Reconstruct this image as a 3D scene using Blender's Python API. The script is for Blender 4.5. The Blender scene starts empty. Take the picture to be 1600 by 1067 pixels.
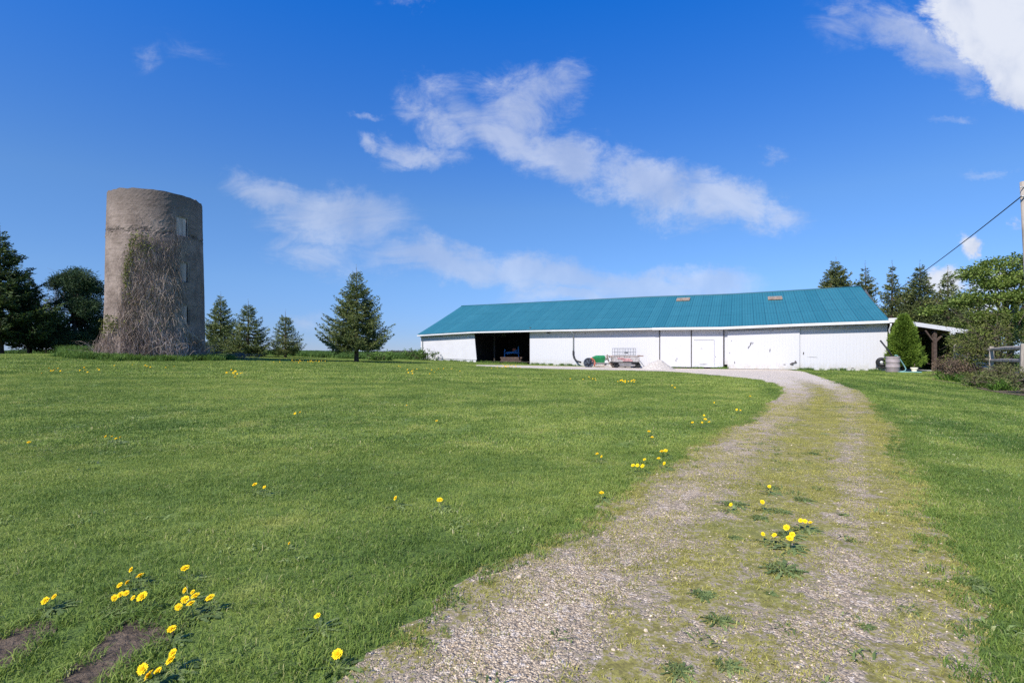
import bpy, math, random
import numpy as np
from mathutils import Vector

# ------------------------------------------------------------------ camera, light, exposure
scn = bpy.context.scene
COL = scn.collection
R = math.radians
EYE = 1.3
FPX = 820.0            # focal length in photo pixels (1600 wide)
cam_d = bpy.data.cameras.new("camera"); cam = bpy.data.objects.new("camera", cam_d); COL.objects.link(cam)
cam.location = (0, 0, EYE); cam.rotation_euler = (R(90), 0, 0)
cam_d.sensor_width = 36.0; cam_d.lens = 36.0 * FPX / 1600.0
cam_d.shift_y = 19.5 / 1600.0
cam_d.clip_start = 0.05; cam_d.clip_end = 6000
scn.camera = cam

SUN_EL = 43.0
SUN_DIR = Vector((-0.64, -0.77, 0)).normalized()      # horizontal direction towards the sun
sv = Vector((SUN_DIR.x * math.cos(R(SUN_EL)), SUN_DIR.y * math.cos(R(SUN_EL)), math.sin(R(SUN_EL))))
sun_d = bpy.data.lights.new("sun", 'SUN'); sun = bpy.data.objects.new("sun", sun_d); COL.objects.link(sun)
sun_d.energy = 4.2; sun_d.angle = R(0.53); sun_d.color = (1.0, 0.955, 0.88)
sun.rotation_euler = sv.to_track_quat('Z', 'Y').to_euler(); sun.location = (-30, -40, 50)

scn.view_settings.view_transform = 'Standard'
scn.view_settings.look = 'None'
scn.view_settings.exposure = 0.6
scn.view_settings.gamma = 1.0
scn.view_settings.use_curve_mapping = False
scn.cycles.max_bounces = 6
scn.cycles.diffuse_bounces = 3
scn.cycles.transmission_bounces = 4
scn.cycles.transparent_max_bounces = 4
scn.cycles.use_denoising = False
scn.cycles.sample_clamp_indirect = 6


class NT:
    """small helper round a node tree"""
    def __init__(s, tree): s.t = tree; s.n = tree.nodes; s.l = tree.links
    def node(s, typ, **kw):
        n = s.n.new(typ)
        for k, v in kw.items():
            setattr(n, k, v)
        return n
    def put(s, sock, v):
        if hasattr(v, 'is_output') or isinstance(v, bpy.types.NodeSocket): s.l.new(v, sock)
        else: sock.default_value = v
    def math(s, op, a, b=0.0, c=None, clamp=False):
        n = s.node('ShaderNodeMath', operation=op, use_clamp=clamp)
        s.put(n.inputs[0], a); s.put(n.inputs[1], b)
        if c is not None: s.put(n.inputs[2], c)
        return n.outputs[0]
    def vmath(s, op, a, b=(0, 0, 0)):
        n = s.node('ShaderNodeVectorMath', operation=op)
        s.put(n.inputs[0], a)
        if op == 'SCALE': s.put(n.inputs['Scale'], b)
        else: s.put(n.inputs[1], b)
        return n.outputs['Value'] if op in ('LENGTH', 'DOT_PRODUCT', 'DISTANCE') else n.outputs[0]
    def noise(s, vec, scale, detail=3, rough=0.55, dist=0.0, col=False):
        n = s.node('ShaderNodeTexNoise')
        if vec is not None: s.l.new(vec, n.inputs['Vector'])
        s.put(n.inputs['Scale'], scale); n.inputs['Detail'].default_value = detail
        n.inputs['Roughness'].default_value = rough; n.inputs['Distortion'].default_value = dist
        return n.outputs['Color'] if col else n.outputs['Fac']
    def mix(s, f, a, b, blend='MIX'):
        n = s.node('ShaderNodeMix', data_type='RGBA', blend_type=blend)
        s.put(n.inputs[0], f); s.put(n.inputs[6], rgba(a)); s.put(n.inputs[7], rgba(b))
        return n.outputs[2]
    def rng(s, v, a, b, c=0.0, d=1.0, smooth=True):
        n = s.node('ShaderNodeMapRange', interpolation_type='SMOOTHSTEP' if smooth else 'LINEAR')
        s.put(n.inputs[0], v)
        for i, q in enumerate((a, b, c, d)): s.put(n.inputs[i + 1], q)
        return n.outputs[0]
    def mapping(s, vec, scale=(1, 1, 1), rot=(0, 0, 0), loc=(0, 0, 0), typ='POINT'):
        n = s.node('ShaderNodeMapping', vector_type=typ)
        s.put(n.inputs['Vector'], vec); n.inputs['Scale'].default_value = scale
        n.inputs['Rotation'].default_value = rot; n.inputs['Location'].default_value = loc
        return n.outputs[0]
    def sep(s, v):
        n = s.node('ShaderNodeSeparateXYZ'); s.put(n.inputs[0], v); return n.outputs
    def comb(s, x, y, z=0.0):
        n = s.node('ShaderNodeCombineXYZ')
        for i, q in enumerate((x, y, z)): s.put(n.inputs[i], q)
        return n.outputs[0]


def rgba(c):
    if isinstance(c, (tuple, list)) and len(c) == 3: return (c[0], c[1], c[2], 1.0)
    return c


# ------------------------------------------------------------------ sky with clouds
world = bpy.data.worlds.new("World"); scn.world = world; world.use_nodes = True
w = NT(world.node_tree); w.n.clear()
sky = w.node('ShaderNodeTexSky', sky_type='NISHITA')
sky.sun_disc = False; sky.sun_elevation = R(SUN_EL); sky.sun_rotation = math.atan2(SUN_DIR.x, SUN_DIR.y)
sky.air_density = 1.0; sky.dust_density = 0.0; sky.ozone_density = 4.0; sky.altitude = 300
hs = w.node('ShaderNodeHueSaturation'); w.l.new(sky.outputs[0], hs.inputs['Color'])
hs.inputs['Saturation'].default_value = 1.0; hs.inputs['Value'].default_value = 1.0; hs.inputs['Hue'].default_value = 0.5
tc = w.node('ShaderNodeTexCoord')
d = w.sep(tc.outputs['Generated'])
# the air's own colour by height: a clear spring day, bluer than the model's horizon
cr_ = w.node('ShaderNodeValToRGB'); w.l.new(d[2], cr_.inputs[0]); e_ = cr_.color_ramp.elements
e_[0].position = 0.0; e_[0].color = (0.40, 0.52, 0.93, 1); e_[1].position = 0.56; e_[1].color = (0.10, 0.84, 1.80, 1)
for p_, c_ in ((0.04, (0.42, 0.56, 0.96, 1)), (0.13, (0.56, 0.74, 1.04, 1)), (0.26, (0.60, 0.87, 1.18, 1))):
    q_ = e_.new(p_); q_.color = c_
tint = w.mix(1.0, hs.outputs[0], cr_.outputs[0], 'MULTIPLY')
ydir = w.math('MAXIMUM', d[1], 0.02)
# direction on the northern sky, as tangent of bearing and of height
gx = w.math('DIVIDE', d[0], ydir); gz = w.math('DIVIDE', d[2], ydir)
P0 = w.comb(gx, gz, 0)
wn = w.noise(P0, 3.2, 8, 0.66, col=True)
wv = w.vmath('SCALE', w.vmath('SUBTRACT', wn, (0.5, 0.5, 0.5)), 0.20)
P = w.vmath('ADD', P0, wv)


def blob(px, py, rx, ry, ang, k):
    """soft cloud patch around a bearing/height; sizes in the same units"""
    q = w.vmath('SUBTRACT', P, ((px - 800) / FPX, (553 - py) / FPX, 0))
    q = w.mapping(q, rot=(0, 0, R(ang)))
    q = w.mapping(q, scale=(FPX / rx, FPX / ry, 0))
    ln = w.vmath('LENGTH', q)
    return w.rng(ln, 0.0, 1.0, k, 0.0)


def blobs(lst):
    acc = None
    for b in lst:
        v = blob(*b)
        acc = v if acc is None else w.math('MAXIMUM', acc, v)
    return acc


thick = blobs([(790, 140, 190, 60, 10, .55),  # px, py, rx, ry, angle, strength : the long broken bank and the bright cumulus
    (700, 160, 141.6, 82.6, 25, 0.648), (820, 165, 153.4, 100.3, -20, 0.864), (880, 130, 82.6, 70.8, 0, 0.594), (690, 205, 118, 59, 30, 0.778), (640, 180, 59, 47.2, 0, 0.648),
    (800, 225, 165.2, 70.8, 30, 1.026), (900, 255, 177, 70.8, 25, 1.08), (1010, 295, 200.6, 76.7, 22, 1.08), (1130, 320, 153.4, 61.36, 15, 1.08),
    (1205, 335, 82.6, 44.84, 5, 0.864), (650, 245, 129.8, 40.12, 12, 0.842), (570, 232, 47.2, 25.96, 15, 0.702), (558, 190, 59, 16.52, 0, 0.594), (620, 260, 70.8, 29.5, 0, 0.54), (1208, 248, 47.2, 25.96, 0, 0.454),
    (1350, 20, 106.2, 47.2, 25, 0.648), (1410, 50, 141.6, 64.9, 35, 0.842), (1465, 95, 129.8, 59, 35, 0.842), (250, 90, 50, 55, 0, 0.24), (640, 8, 70, 22, 0, 0.5)])
cumu = blobs([(1560, 55, 200, 120, 30, 1.7), (1490, 20, 100, 70, 10, 1.2), (1600, 115, 120, 80, 30, 1.6),
    (1515, 370, 32, 34, 90, 1.1), (1475, 425, 70, 48, 0, 1.1), (1560, 430, 90, 34, 0, 1.0), (1420, 455, 60, 26, 0, .9), (1590, 360, 25, 18, 0, .5), (1500,470,150,40,0,.9)])
wisp = blobs([
    (430, 305, 138, 46, 18, 1.215), (520, 345, 172.5, 69, 15, 1.35), (590, 350, 103.5, 63.25, 0, 1.08), (500, 390, 138, 51.75, 10, 0.945),
    (700, 410, 195.5, 48.3, 8, 1.418), (850, 425, 230, 48.3, 3, 1.552), (1010, 440, 218.5, 50.6, 2, 1.552), (1110, 440, 126.5, 41.4, 0, 1.35),
    (900, 460, 195.5, 29.9, 0, 1.35), (300, 80, 150, 50, 30, 0.25), (1330, 20, 103.5, 69, 20, 0.675), (1545, 285, 69, 13.8, 0, 0.54), (480, 500, 69, 25.3, 0, 0.675), (1480, 190, 46, 13.8, 0, 0.54)])
n1 = w.noise(w.mapping(P0, scale=(1, 1.7, 1), rot=(0, 0, R(18))), 9.0, 12, 0.68, 0.5)
n2 = w.noise(w.mapping(P0, scale=(1, 3.0, 1), rot=(0, 0, R(14))), 6.0, 11, 0.68, 1.0)
a1 = w.rng(w.math('ADD', thick, w.math('MULTIPLY', w.math('SUBTRACT', n1, 0.5), 1.9)), 0.12, 1.05)
a1 = w.math('MULTIPLY', a1, w.rng(thick, 0.0, 0.25))
a2 = w.math('MULTIPLY', w.rng(w.math('ADD', wisp, w.math('MULTIPLY', w.math('SUBTRACT', n2, 0.5), 1.9)), 0.10, 1.35), w.rng(wisp, 0.0, 0.3))
ac = w.math('MULTIPLY', w.rng(w.math('ADD', cumu, w.math('MULTIPLY', w.math('SUBTRACT', n1, 0.5), 1.9)), 0.25, 0.9), w.rng(cumu, 0.0, 0.25))
# light loose cloud over the rest of the sky, behind the photographer
n3 = w.noise(tc.outputs['Generated'], 2.2, 8, 0.6, 0.5)
a3 = w.math('MULTIPLY', w.rng(n3, 0.55, 0.8), w.rng(d[1], 0.25, -0.1))
alpha = w.math('MAXIMUM', w.math('MULTIPLY', ac, 0.95), w.math('MAXIMUM', w.math('MAXIMUM', w.math('MULTIPLY', a1, 0.60), w.math('MULTIPLY', a2, 0.50)), w.math('MULTIPLY', a3, 0.7)), clamp=True)
n4 = w.noise(w.vmath('ADD', P0, (0.012, 0.03, 0)), 7.0, 6, 0.55, 0.4)
shade = w.rng(w.math('ADD', w.math('MULTIPLY', n4, 1.3), w.math('MULTIPLY', cumu, 0.16)), 0.45, 0.95)
ccol = w.mix(shade, (3.9, 4.5, 6.0), (6.3, 6.6, 7.3))
skc = w.mix(alpha, tint, ccol)
bg = w.node('ShaderNodeBackground'); w.l.new(skc, bg.inputs[0]); bg.inputs[1].default_value = 0.085
wo = w.node('ShaderNodeOutputWorld'); w.l.new(bg.outputs[0], wo.inputs[0])

# ------------------------------------------------------------------ generic builders
rs = np.random.RandomState(7)


def tag(o, label=None, cat=None, group=None, kind=None):
    if label: o['label'] = label
    if cat: o['category'] = cat
    if group: o['group'] = group
    if kind: o['kind'] = kind
    return o


def thing(name, label, cat, loc=(0, 0, 0), group=None, rz=0.0):
    o = bpy.data.objects.new(name, None); COL.objects.link(o)
    o.empty_display_size = 0.2
    o.location = loc; o.rotation_euler = (0, 0, rz)
    return tag(o, label, cat, group)


def link(name, me, mat, parent=None, loc=(0, 0, 0)):
    o = bpy.data.objects.new(name, me); COL.objects.link(o)
    o.location = loc
    if parent is not None: o.parent = parent
    for m in (mat if isinstance(mat, (list, tuple)) else [mat]): me.materials.append(m)
    return o


def np_mesh(name, V, F, smooth=False, attrs=None, uv=None):
    """V (n,3), F (m,k)"""
    V = np.asarray(V, np.float32); F = np.asarray(F, np.int32)
    me = bpy.data.meshes.new(name)
    me.vertices.add(len(V)); me.vertices.foreach_set('co', V.ravel())
    k = F.shape[1] if len(F) else 3
    if len(F):
        me.loops.add(F.size); me.loops.foreach_set('vertex_index', F.ravel())
        me.polygons.add(len(F)); me.polygons.foreach_set('loop_start', np.arange(0, F.size, k, dtype=np.int32))
        me.polygons.foreach_set('use_smooth', np.full(len(F), smooth, dtype=bool))
    for nm, (typ, arr) in (attrs or {}).items():
        a = me.attributes.new(nm, typ, 'POINT')
        arr = np.asarray(arr, np.int32 if typ == 'INT' else np.float32)
        if typ == 'FLOAT_VECTOR': a.data.foreach_set('vector', arr.ravel())
        else: a.data.foreach_set('value', arr.ravel())
    if uv is not None:
        l = me.uv_layers.new(name='UVMap'); l.data.foreach_set('uv', np.asarray(uv, np.float32)[F.ravel()].ravel())
    me.update(calc_edges=True); me.validate()
    return me


class MB:
    """collects simple shapes in one mesh"""
    def __init__(s): s.v = []; s.f = []; s.sm = []
    def add(s, vs, fs, smooth=False):
        b = len(s.v); s.v += [tuple(v) for v in vs]
        for f in fs: s.f.append(tuple(b + i for i in f)); s.sm.append(smooth)
        return s
    def box(s, c, size, ux=(1, 0, 0), uy=None, uz=(0, 0, 1)):
        c = Vector(c); ux = Vector(ux).normalized(); uz = Vector(uz).normalized()
        uy = Vector(uy).normalized() if uy else uz.cross(ux).normalized()
        a, b, d_ = size[0] / 2, size[1] / 2, size[2] / 2
        vs = [c + ux * (a * i) + uy * (b * j) + uz * (d_ * k) for k in (-1, 1) for j in (-1, 1) for i in (-1, 1)]
        s.add(vs, [(0, 2, 3, 1), (4, 5, 7, 6), (0, 1, 5, 4), (2, 6, 7, 3), (0, 4, 6, 2), (1, 3, 7, 5)]); return s
    def beam(s, p, q, wd, ht, up=(0, 0, 1)):
        p = Vector(p); q = Vector(q); d_ = q - p; u = d_.normalized(); up = Vector(up)
        sd = up.cross(u)
        if sd.length < 1e-4: sd = Vector((1, 0, 0))
        sd.normalize(); up2 = u.cross(sd)
        s.box((p + q) / 2, (d_.length, wd, ht), u, sd, up2); return s
    def tube(s, pts, r, n=8, cap=True, smooth=True):
        pts = [Vector(p) for p in pts]; rr = r if isinstance(r, (list, tuple)) else [r] * len(pts)
        rings = []
        prev = None
        for i, p in enumerate(pts):
            t = (pts[min(i + 1, len(pts) - 1)] - pts[max(i - 1, 0)]).normalized()
            a = Vector((0, 0, 1)) if prev is None and abs(t.z) < .9 else (Vector((1, 0, 0)) if prev is None else prev)
            x = a - t * a.dot(t)
            if x.length < 1e-5: x = Vector((0, 1, 0)) - t * t.y
            x.normalize(); prev = x; y = t.cross(x)
            rings.append([p + (x * math.cos(2 * math.pi * k / n) + y * math.sin(2 * math.pi * k / n)) * rr[i] for k in range(n)])
        vs = [v for rg in rings for v in rg]
        fs = [(i * n + k, i * n + (k + 1) % n, (i + 1) * n + (k + 1) % n, (i + 1) * n + k) for i in range(len(pts) - 1) for k in range(n)]
        if cap: fs += [tuple(range(n - 1, -1, -1)), tuple((len(pts) - 1) * n + k for k in range(n))]
        s.add(vs, fs, smooth); return s
    def lathe(s, c, prof, n=24, axis=(0, 0, 1), smooth=True):
        ax = Vector(axis).normalized(); x = ax.orthogonal().normalized(); y = ax.cross(x); c = Vector(c)
        vs = [c + ax * h + (x * math.cos(2 * math.pi * k / n) + y * math.sin(2 * math.pi * k / n)) * r for (r, h) in prof for k in range(n)]
        fs = [(i * n + k, i * n + (k + 1) % n, (i + 1) * n + (k + 1) % n, (i + 1) * n + k) for i in range(len(prof) - 1) for k in range(n)]
        s.add(vs, fs, smooth); return s
    def build(s, name, mat, parent=None, origin=(0, 0, 0), bevel=0.0, loc=None):
        """world vertices, stored relative to origin (the parent's place)"""
        o3 = Vector(origin)
        me = bpy.data.meshes.new(name)
        me.from_pydata([tuple(Vector(v) - o3) for v in s.v], [], s.f)
        me.polygons.foreach_set('use_smooth', s.sm)
        me.update()
        o = link(name, me, mat, parent, loc if loc is not None else ((0, 0, 0) if parent else origin))
        if bevel:
            m = o.modifiers.new('bevel', 'BEVEL'); m.width = bevel; m.segments = 2; m.limit_method = 'ANGLE'
        return o


# ------------------------------------------------------------------ materials
def mat_new(name):
    m = bpy.data.materials.new(name); m.use_nodes = True
    t = NT(m.node_tree); t.n.clear()
    out = t.node('ShaderNodeOutputMaterial')
    return m, t, out


def simple(name, col, rough=0.7, var=0.25, scale=6.0, metal=0.0, bump=0.0, bscale=None, dirt=None, dirt_amt=0.5, spec=0.3, stretch=(1, 1, 1)):
    m, t, out = mat_new(name)
    tcn = t.node('ShaderNodeTexCoord'); o = t.mapping(tcn.outputs['Object'], scale=stretch)
    n = t.noise(o, scale, 5, 0.6)
    dark = tuple(c * (1 - var) for c in col); lite = tuple(min(1, c * (1 + var)) for c in col)
    c = t.mix(t.rng(n, 0.3, 0.7), dark, lite)
    if dirt:
        n2 = t.noise(o, scale * 0.45, 7, 0.7, 0.3)
        c = t.mix(t.rng(n2, 0.55, 0.75, 0, dirt_amt), c, dirt)
    b = t.node('ShaderNodeBsdfPrincipled'); t.put(b.inputs['Base Color'], c)
    b.inputs['Roughness'].default_value = rough; b.inputs['Metallic'].default_value = metal
    b.inputs['Specular IOR Level'].default_value = spec
    if bump:
        bp = t.node('ShaderNodeBump'); bp.inputs['Strength'].default_value = 1.0; bp.inputs['Distance'].default_value = bump
        t.l.new(t.noise(o, bscale or scale * 3, 6, 0.6), bp.inputs['Height']); t.l.new(bp.outputs[0], b.inputs['Normal'])
    t.l.new(b.outputs[0], out.inputs[0])
    return m


def foliage(name, dark, mid, lite, rough=0.65, trans=0.25, wscale=0.9, spec=0.25, world_stripes=False, tip=None):
    """leaf material: per-leaf random value 'rnd' plus slow variation through the crown"""
    m, t, out = mat_new(name)
    at = t.node('ShaderNodeAttribute', attribute_name='rnd')
    g = t.node('ShaderNodeNewGeometry')
    n = t.noise(g.outputs['Position'], wscale, 4, 0.6)
    f = t.math('ADD', t.math('MULTIPLY', at.outputs['Fac'], 0.55), t.math('MULTIPLY', t.rng(n, 0.3, 0.7), 0.45))
    c = t.mix(t.rng(f, 0.0, 0.55, smooth=False), dark, mid)
    c = t.mix(t.rng(f, 0.5, 1.0, smooth=False), c, lite)
    if tip:
        c = t.mix(t.rng(at.outputs['Fac'], 0.93, 0.97), c, tip)
    dif = t.node('ShaderNodeBsdfPrincipled'); t.put(dif.inputs['Base Color'], c)
    dif.inputs['Roughness'].default_value = rough; dif.inputs['Specular IOR Level'].default_value = spec
    tr = t.node('ShaderNodeBsdfTranslucent'); t.put(tr.inputs['Color'], t.mix(0.5, c, (0.16, 0.22, 0.02)))
    mx = t.node('ShaderNodeMixShader'); mx.inputs[0].default_value = trans
    t.l.new(dif.outputs[0], mx.inputs[1]); t.l.new(tr.outputs[0], mx.inputs[2]); t.l.new(mx.outputs[0], out.inputs[0])
    return m


def lawn_tone(t, pos):
    """colour of the mown grass at a place: patches, mower passes, yellowish thin spots"""
    sp = t.sep(pos)
    flat = t.comb(sp[0], sp[1], 0)
    big = t.noise(flat, 0.16, 4, 0.55)
    mid_ = t.noise(flat, 0.9, 4, 0.6)
    fine = t.noise(flat, 5.0, 3, 0.6)
    # mower passes follow the drive on the right of it and cross the left lawn
    wob = t.math('MULTIPLY', t.noise(flat, 0.3, 2), 1.2)
    ul = t.math('ADD', t.math('ADD', t.math('MULTIPLY', sp[0], -0.25), t.math('MULTIPLY', sp[1], 0.97)), wob)
    ur = t.math('ADD', t.math('ADD', t.math('MULTIPLY', sp[0], 0.95), t.math('MULTIPLY', sp[1], -0.32)), t.math('MULTIPLY', wob, 0.6))
    sl = t.math('SINE', t.math('MULTIPLY', ul, 2 * math.pi / 2.3))
    sr_ = t.math('SINE', t.math('MULTIPLY', ur, 2 * math.pi / 1.7))
    side = t.rng(t.math('SUBTRACT', ur, t.math('MULTIPLY', sp[1], 0.13)), 0.0, 0.7)
    st = t.math('ADD', t.math('MULTIPLY', t.math('MULTIPLY', sl, 0.5), t.math('SUBTRACT', 1.0, side)), t.math('MULTIPLY', t.math('MULTIPLY', sr_, 0.75), side))
    v = t.math('ADD', t.math('MULTIPLY', t.rng(big, 0.3, 0.7), 0.40), t.math('MULTIPLY', t.rng(mid_, 0.3, 0.7), 0.35))
    v = t.math('ADD', v, t.math('MULTIPLY', t.rng(fine, 0.3, 0.7), 0.22))
    v = t.math('ADD', v, t.math('SUBTRACT', t.math('MULTIPLY', st, 0.17), t.math('MULTIPLY', side, 0.15)))
    return v, mid_, big


def grass_mat(name, blades=True, dark=(0.082, 0.150, 0.030), mid=(0.205, 0.288, 0.055), lite=(0.40, 0.45, 0.105), dry=(0.50, 0.44, 0.22)):
    m, t, out = mat_new(name)
    g = t.node('ShaderNodeNewGeometry')
    v, m2, bigv = lawn_tone(t, g.outputs['Position'])
    if blades:
        at = t.node('ShaderNodeAttribute', attribute_name='rnd')
        f = t.math('ADD', t.math('MULTIPLY', v, 0.78), t.math('MULTIPLY', at.outputs['Fac'], 0.34))
    else:
        fn = t.noise(g.outputs['Position'], 28, 3, 0.7)
        f = t.math('ADD', t.math('MULTIPLY', v, 0.62), t.math('MULTIPLY', t.rng(fn, 0.3, 0.7), 0.34))
    c = t.mix(t.rng(f, 0.08, 0.5, smooth=False), dark, mid)
    c = t.mix(t.rng(f, 0.45, 0.95, smooth=False), c, lite)
    # yellow-green thin patches
    yel = t.rng(m2, 0.56, 0.74, 0, 0.5)
    c = t.mix(yel, c, (0.41, 0.40, 0.11))
    if blades:
        c = t.mix(t.math('MULTIPLY', t.rng(at.outputs['Fac'], 0.92, 0.95), t.rng(m2, 0.35, 0.65, 0.25, 1.0)), c, dry)
    b = t.node('ShaderNodeBsdfPrincipled'); t.put(b.inputs['Base Color'], c)
    b.inputs['Roughness'].default_value = 0.55 if blades else 0.9; b.inputs['Specular IOR Level'].default_value = 0.22
    if blades:
        tr = t.node('ShaderNodeBsdfTranslucent'); t.put(tr.inputs['Color'], c)
        mx = t.node('ShaderNodeMixShader'); mx.inputs[0].default_value = 0.3
        t.l.new(b.outputs[0], mx.inputs[1]); t.l.new(tr.outputs[0], mx.inputs[2]); t.l.new(mx.outputs[0], out.inputs[0])
    else:
        bp = t.node('ShaderNodeBump'); bp.inputs['Distance'].default_value = 0.03
        t.l.new(t.noise(g.outputs['Position'], 22, 5, 0.7), bp.inputs['Height']); t.l.new(bp.outputs[0], b.inputs['Normal'])
        t.l.new(b.outputs[0], out.inputs[0])
    return m


M = {}
M['grass'] = grass_mat('grass_blades')
M['turf'] = grass_mat('turf_ground', False, dark=(0.07, 0.12, 0.025), mid=(0.14, 0.20, 0.04), lite=(0.26, 0.30, 0.075))
M['tall'] = foliage('tall_grass', (0.05, 0.10, 0.02), (0.10, 0.19, 0.035), (0.19, 0.29, 0.06), wscale=0.5)
M['crop'] = foliage('field_crop', (0.045, 0.09, 0.02), (0.08, 0.155, 0.03), (0.14, 0.22, 0.05), wscale=0.15)
M['weed'] = foliage('weed_leaf', (0.07, 0.11, 0.035), (0.17, 0.225, 0.075), (0.32, 0.37, 0.14), wscale=12)
M['moss'] = foliage('moss_sprigs', (0.20, 0.195, 0.04), (0.40, 0.38, 0.08), (0.62, 0.54, 0.18), wscale=2.2, tip=(0.42, 0.33, 0.2))
M['spruce'] = foliage('spruce_needles', (0.036, 0.056, 0.020), (0.105, 0.140, 0.042), (0.29, 0.30, 0.095), trans=0.12, wscale=1.4)
M['spruce_dark'] = foliage('dark_spruce_needles', (0.012, 0.026, 0.009), (0.034, 0.060, 0.018), (0.13, 0.18, 0.045), trans=0.08, wscale=0.8)
M['pine'] = foliage('pine_needles', (0.014, 0.034, 0.016), (0.040, 0.075, 0.030), (0.10, 0.15, 0.05), trans=0.08, wscale=0.8)
M['thin_spruce'] = foliage('cone_laden_spruce_needles', (0.040, 0.052, 0.020), (0.09, 0.115, 0.036), (0.25, 0.255, 0.075), trans=0.15, wscale=1.0, tip=(0.16, 0.10, 0.06))
M['maple'] = foliage('maple_leaves', (0.06, 0.10, 0.022), (0.17, 0.235, 0.05), (0.34, 0.41, 0.10), trans=0.3, wscale=1.0)
M['olive'] = foliage('olive_shrub_leaves', (0.06, 0.08, 0.025), (0.15, 0.17, 0.045), (0.28, 0.30, 0.07), trans=0.3, wscale=1.8, tip=(0.16, 0.05, 0.04))
M['alberta'] = foliage('bright_dwarf_spruce_needles', (0.05, 0.09, 0.012), (0.13, 0.21, 0.025), (0.27, 0.36, 0.05), trans=0.15, wscale=3.0)
M['hedge'] = foliage('yew_hedge_needles', (0.02, 0.035, 0.01), (0.055, 0.075, 0.018), (0.14, 0.165, 0.035), trans=0.12, wscale=1.5)
M['purple'] = foliage('reddish_brown_shrub_leaves', (0.065, 0.05, 0.035), (0.17, 0.115, 0.08), (0.30, 0.22, 0.14), trans=0.15, wscale=3)
M['brown_shrub'] = foliage('brown_olive_shrub_leaves', (0.055, 0.065, 0.025), (0.13, 0.14, 0.05), (0.26, 0.27, 0.10), trans=0.15, wscale=3, tip=(0.15, 0.06, 0.05))
M['lily'] = foliage('bright_green_strap_leaves', (0.05, 0.11, 0.015), (0.10, 0.20, 0.03), (0.19, 0.32, 0.05), trans=0.3, wscale=3)
M['bark'] = simple('grey_brown_bark', (0.10, 0.075, 0.055), 0.9, 0.35, 14, bump=0.02)
M['twig'] = simple('bare_twig_bark', (0.22, 0.19, 0.17), 0.9, 0.3, 10)
M['gravel_pile'] = simple('off_white_crushed_stone', (0.50, 0.45, 0.39), 0.95, 0.25, 9, bump=0.05, bscale=25)
M['soil'] = simple('bare_grey_brown_soil', (0.135, 0.098, 0.066), 0.95, 0.45, 16, bump=0.045, bscale=38, dirt=(0.20, 0.15, 0.10))
M['white'] = simple('white_painted_wood', (0.55, 0.54, 0.555), 0.6, 0.04, 1.2, dirt=(0.55, 0.53, 0.48), dirt_amt=0.25)
M['gutter'] = simple('white_gutter_metal', (0.60, 0.60, 0.60), 0.4, 0.06, 3, dirt=(0.5, 0.48, 0.42), dirt_amt=0.5)
M['greymetal'] = simple('grey_galvanised_metal', (0.38, 0.38, 0.38), 0.5, 0.2, 5, metal=0.4)
M['blackplastic'] = simple('black_plastic', (0.02, 0.02, 0.022), 0.5, 0.2, 5)
M['rust'] = simple('rusty_metal_and_boards', (0.30, 0.21, 0.16), 0.9, 0.4, 6, dirt=(0.45, 0.42, 0.38), dirt_amt=0.8)
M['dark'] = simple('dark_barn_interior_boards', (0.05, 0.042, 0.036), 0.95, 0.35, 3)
M['wood_grey'] = simple('weathered_grey_wood', (0.31, 0.265, 0.22), 0.9, 0.35, 5, bump=0.02, stretch=(1, 1, 0.25))
M['wood_brown'] = simple('brown_rough_timber', (0.085, 0.058, 0.045), 0.9, 0.35, 6, bump=0.01)
M['yellow'] = simple('dandelion_yellow', (0.86, 0.60, 0.015), 0.7, 0.12, 60, spec=0.1)
M['yellow2'] = simple('dandelion_yellow_centre', (0.85, 0.40, 0.005), 0.7, 0.15, 80, spec=0.1)
M['stem'] = simple('pale_green_stem', (0.20, 0.24, 0.08), 0.6, 0.2, 20)
M['blue'] = simple('blue_painted_steel', (0.03, 0.22, 0.55), 0.5, 0.2, 4)
M['green'] = simple('green_painted_steel', (0.02, 0.20, 0.07), 0.5, 0.2, 4, dirt=(0.12, 0.10, 0.07))
M['red'] = simple('faded_red_paint', (0.50, 0.13, 0.08), 0.6, 0.3, 5, dirt=(0.25, 0.12, 0.08))
M['wheelgrey'] = simple('dark_blue_grey_wheel', (0.06, 0.07, 0.09), 0.7, 0.35, 7)
M['rubber'] = simple('black_tyre_rubber', (0.02, 0.02, 0.02), 0.85, 0.2, 7)
M['wagonwhite'] = simple('peeling_white_paint', (0.40, 0.37, 0.35), 0.7, 0.3, 5, dirt=(0.22, 0.17, 0.14), dirt_amt=0.9)
M['pinkred'] = simple('faded_pink_red_boards', (0.50, 0.27, 0.26), 0.8, 0.35, 8, dirt=(0.6, 0.58, 0.55), dirt_amt=0.8)
M['barrel'] = simple('faded_mauve_grey_plastic', (0.32, 0.27, 0.27), 0.6, 0.12, 3)
M['hose'] = simple('blue_green_garden_hose', (0.17, 0.33, 0.32), 0.5, 0.1, 3)
M['cable'] = simple('dark_cable', (0.02, 0.02, 0.025), 0.6, 0.1, 2)
M['concrete_pad'] = simple('pale_concrete', (0.42, 0.40, 0.37), 0.9, 0.15, 3, bump=0.01)
M['bag'] = simple('white_plastic_film', (0.72, 0.74, 0.80), 0.35, 0.08, 1.5)
M['cream'] = simple('cream_glazed_pot', (0.75, 0.70, 0.55), 0.5, 0.1, 3)


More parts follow.
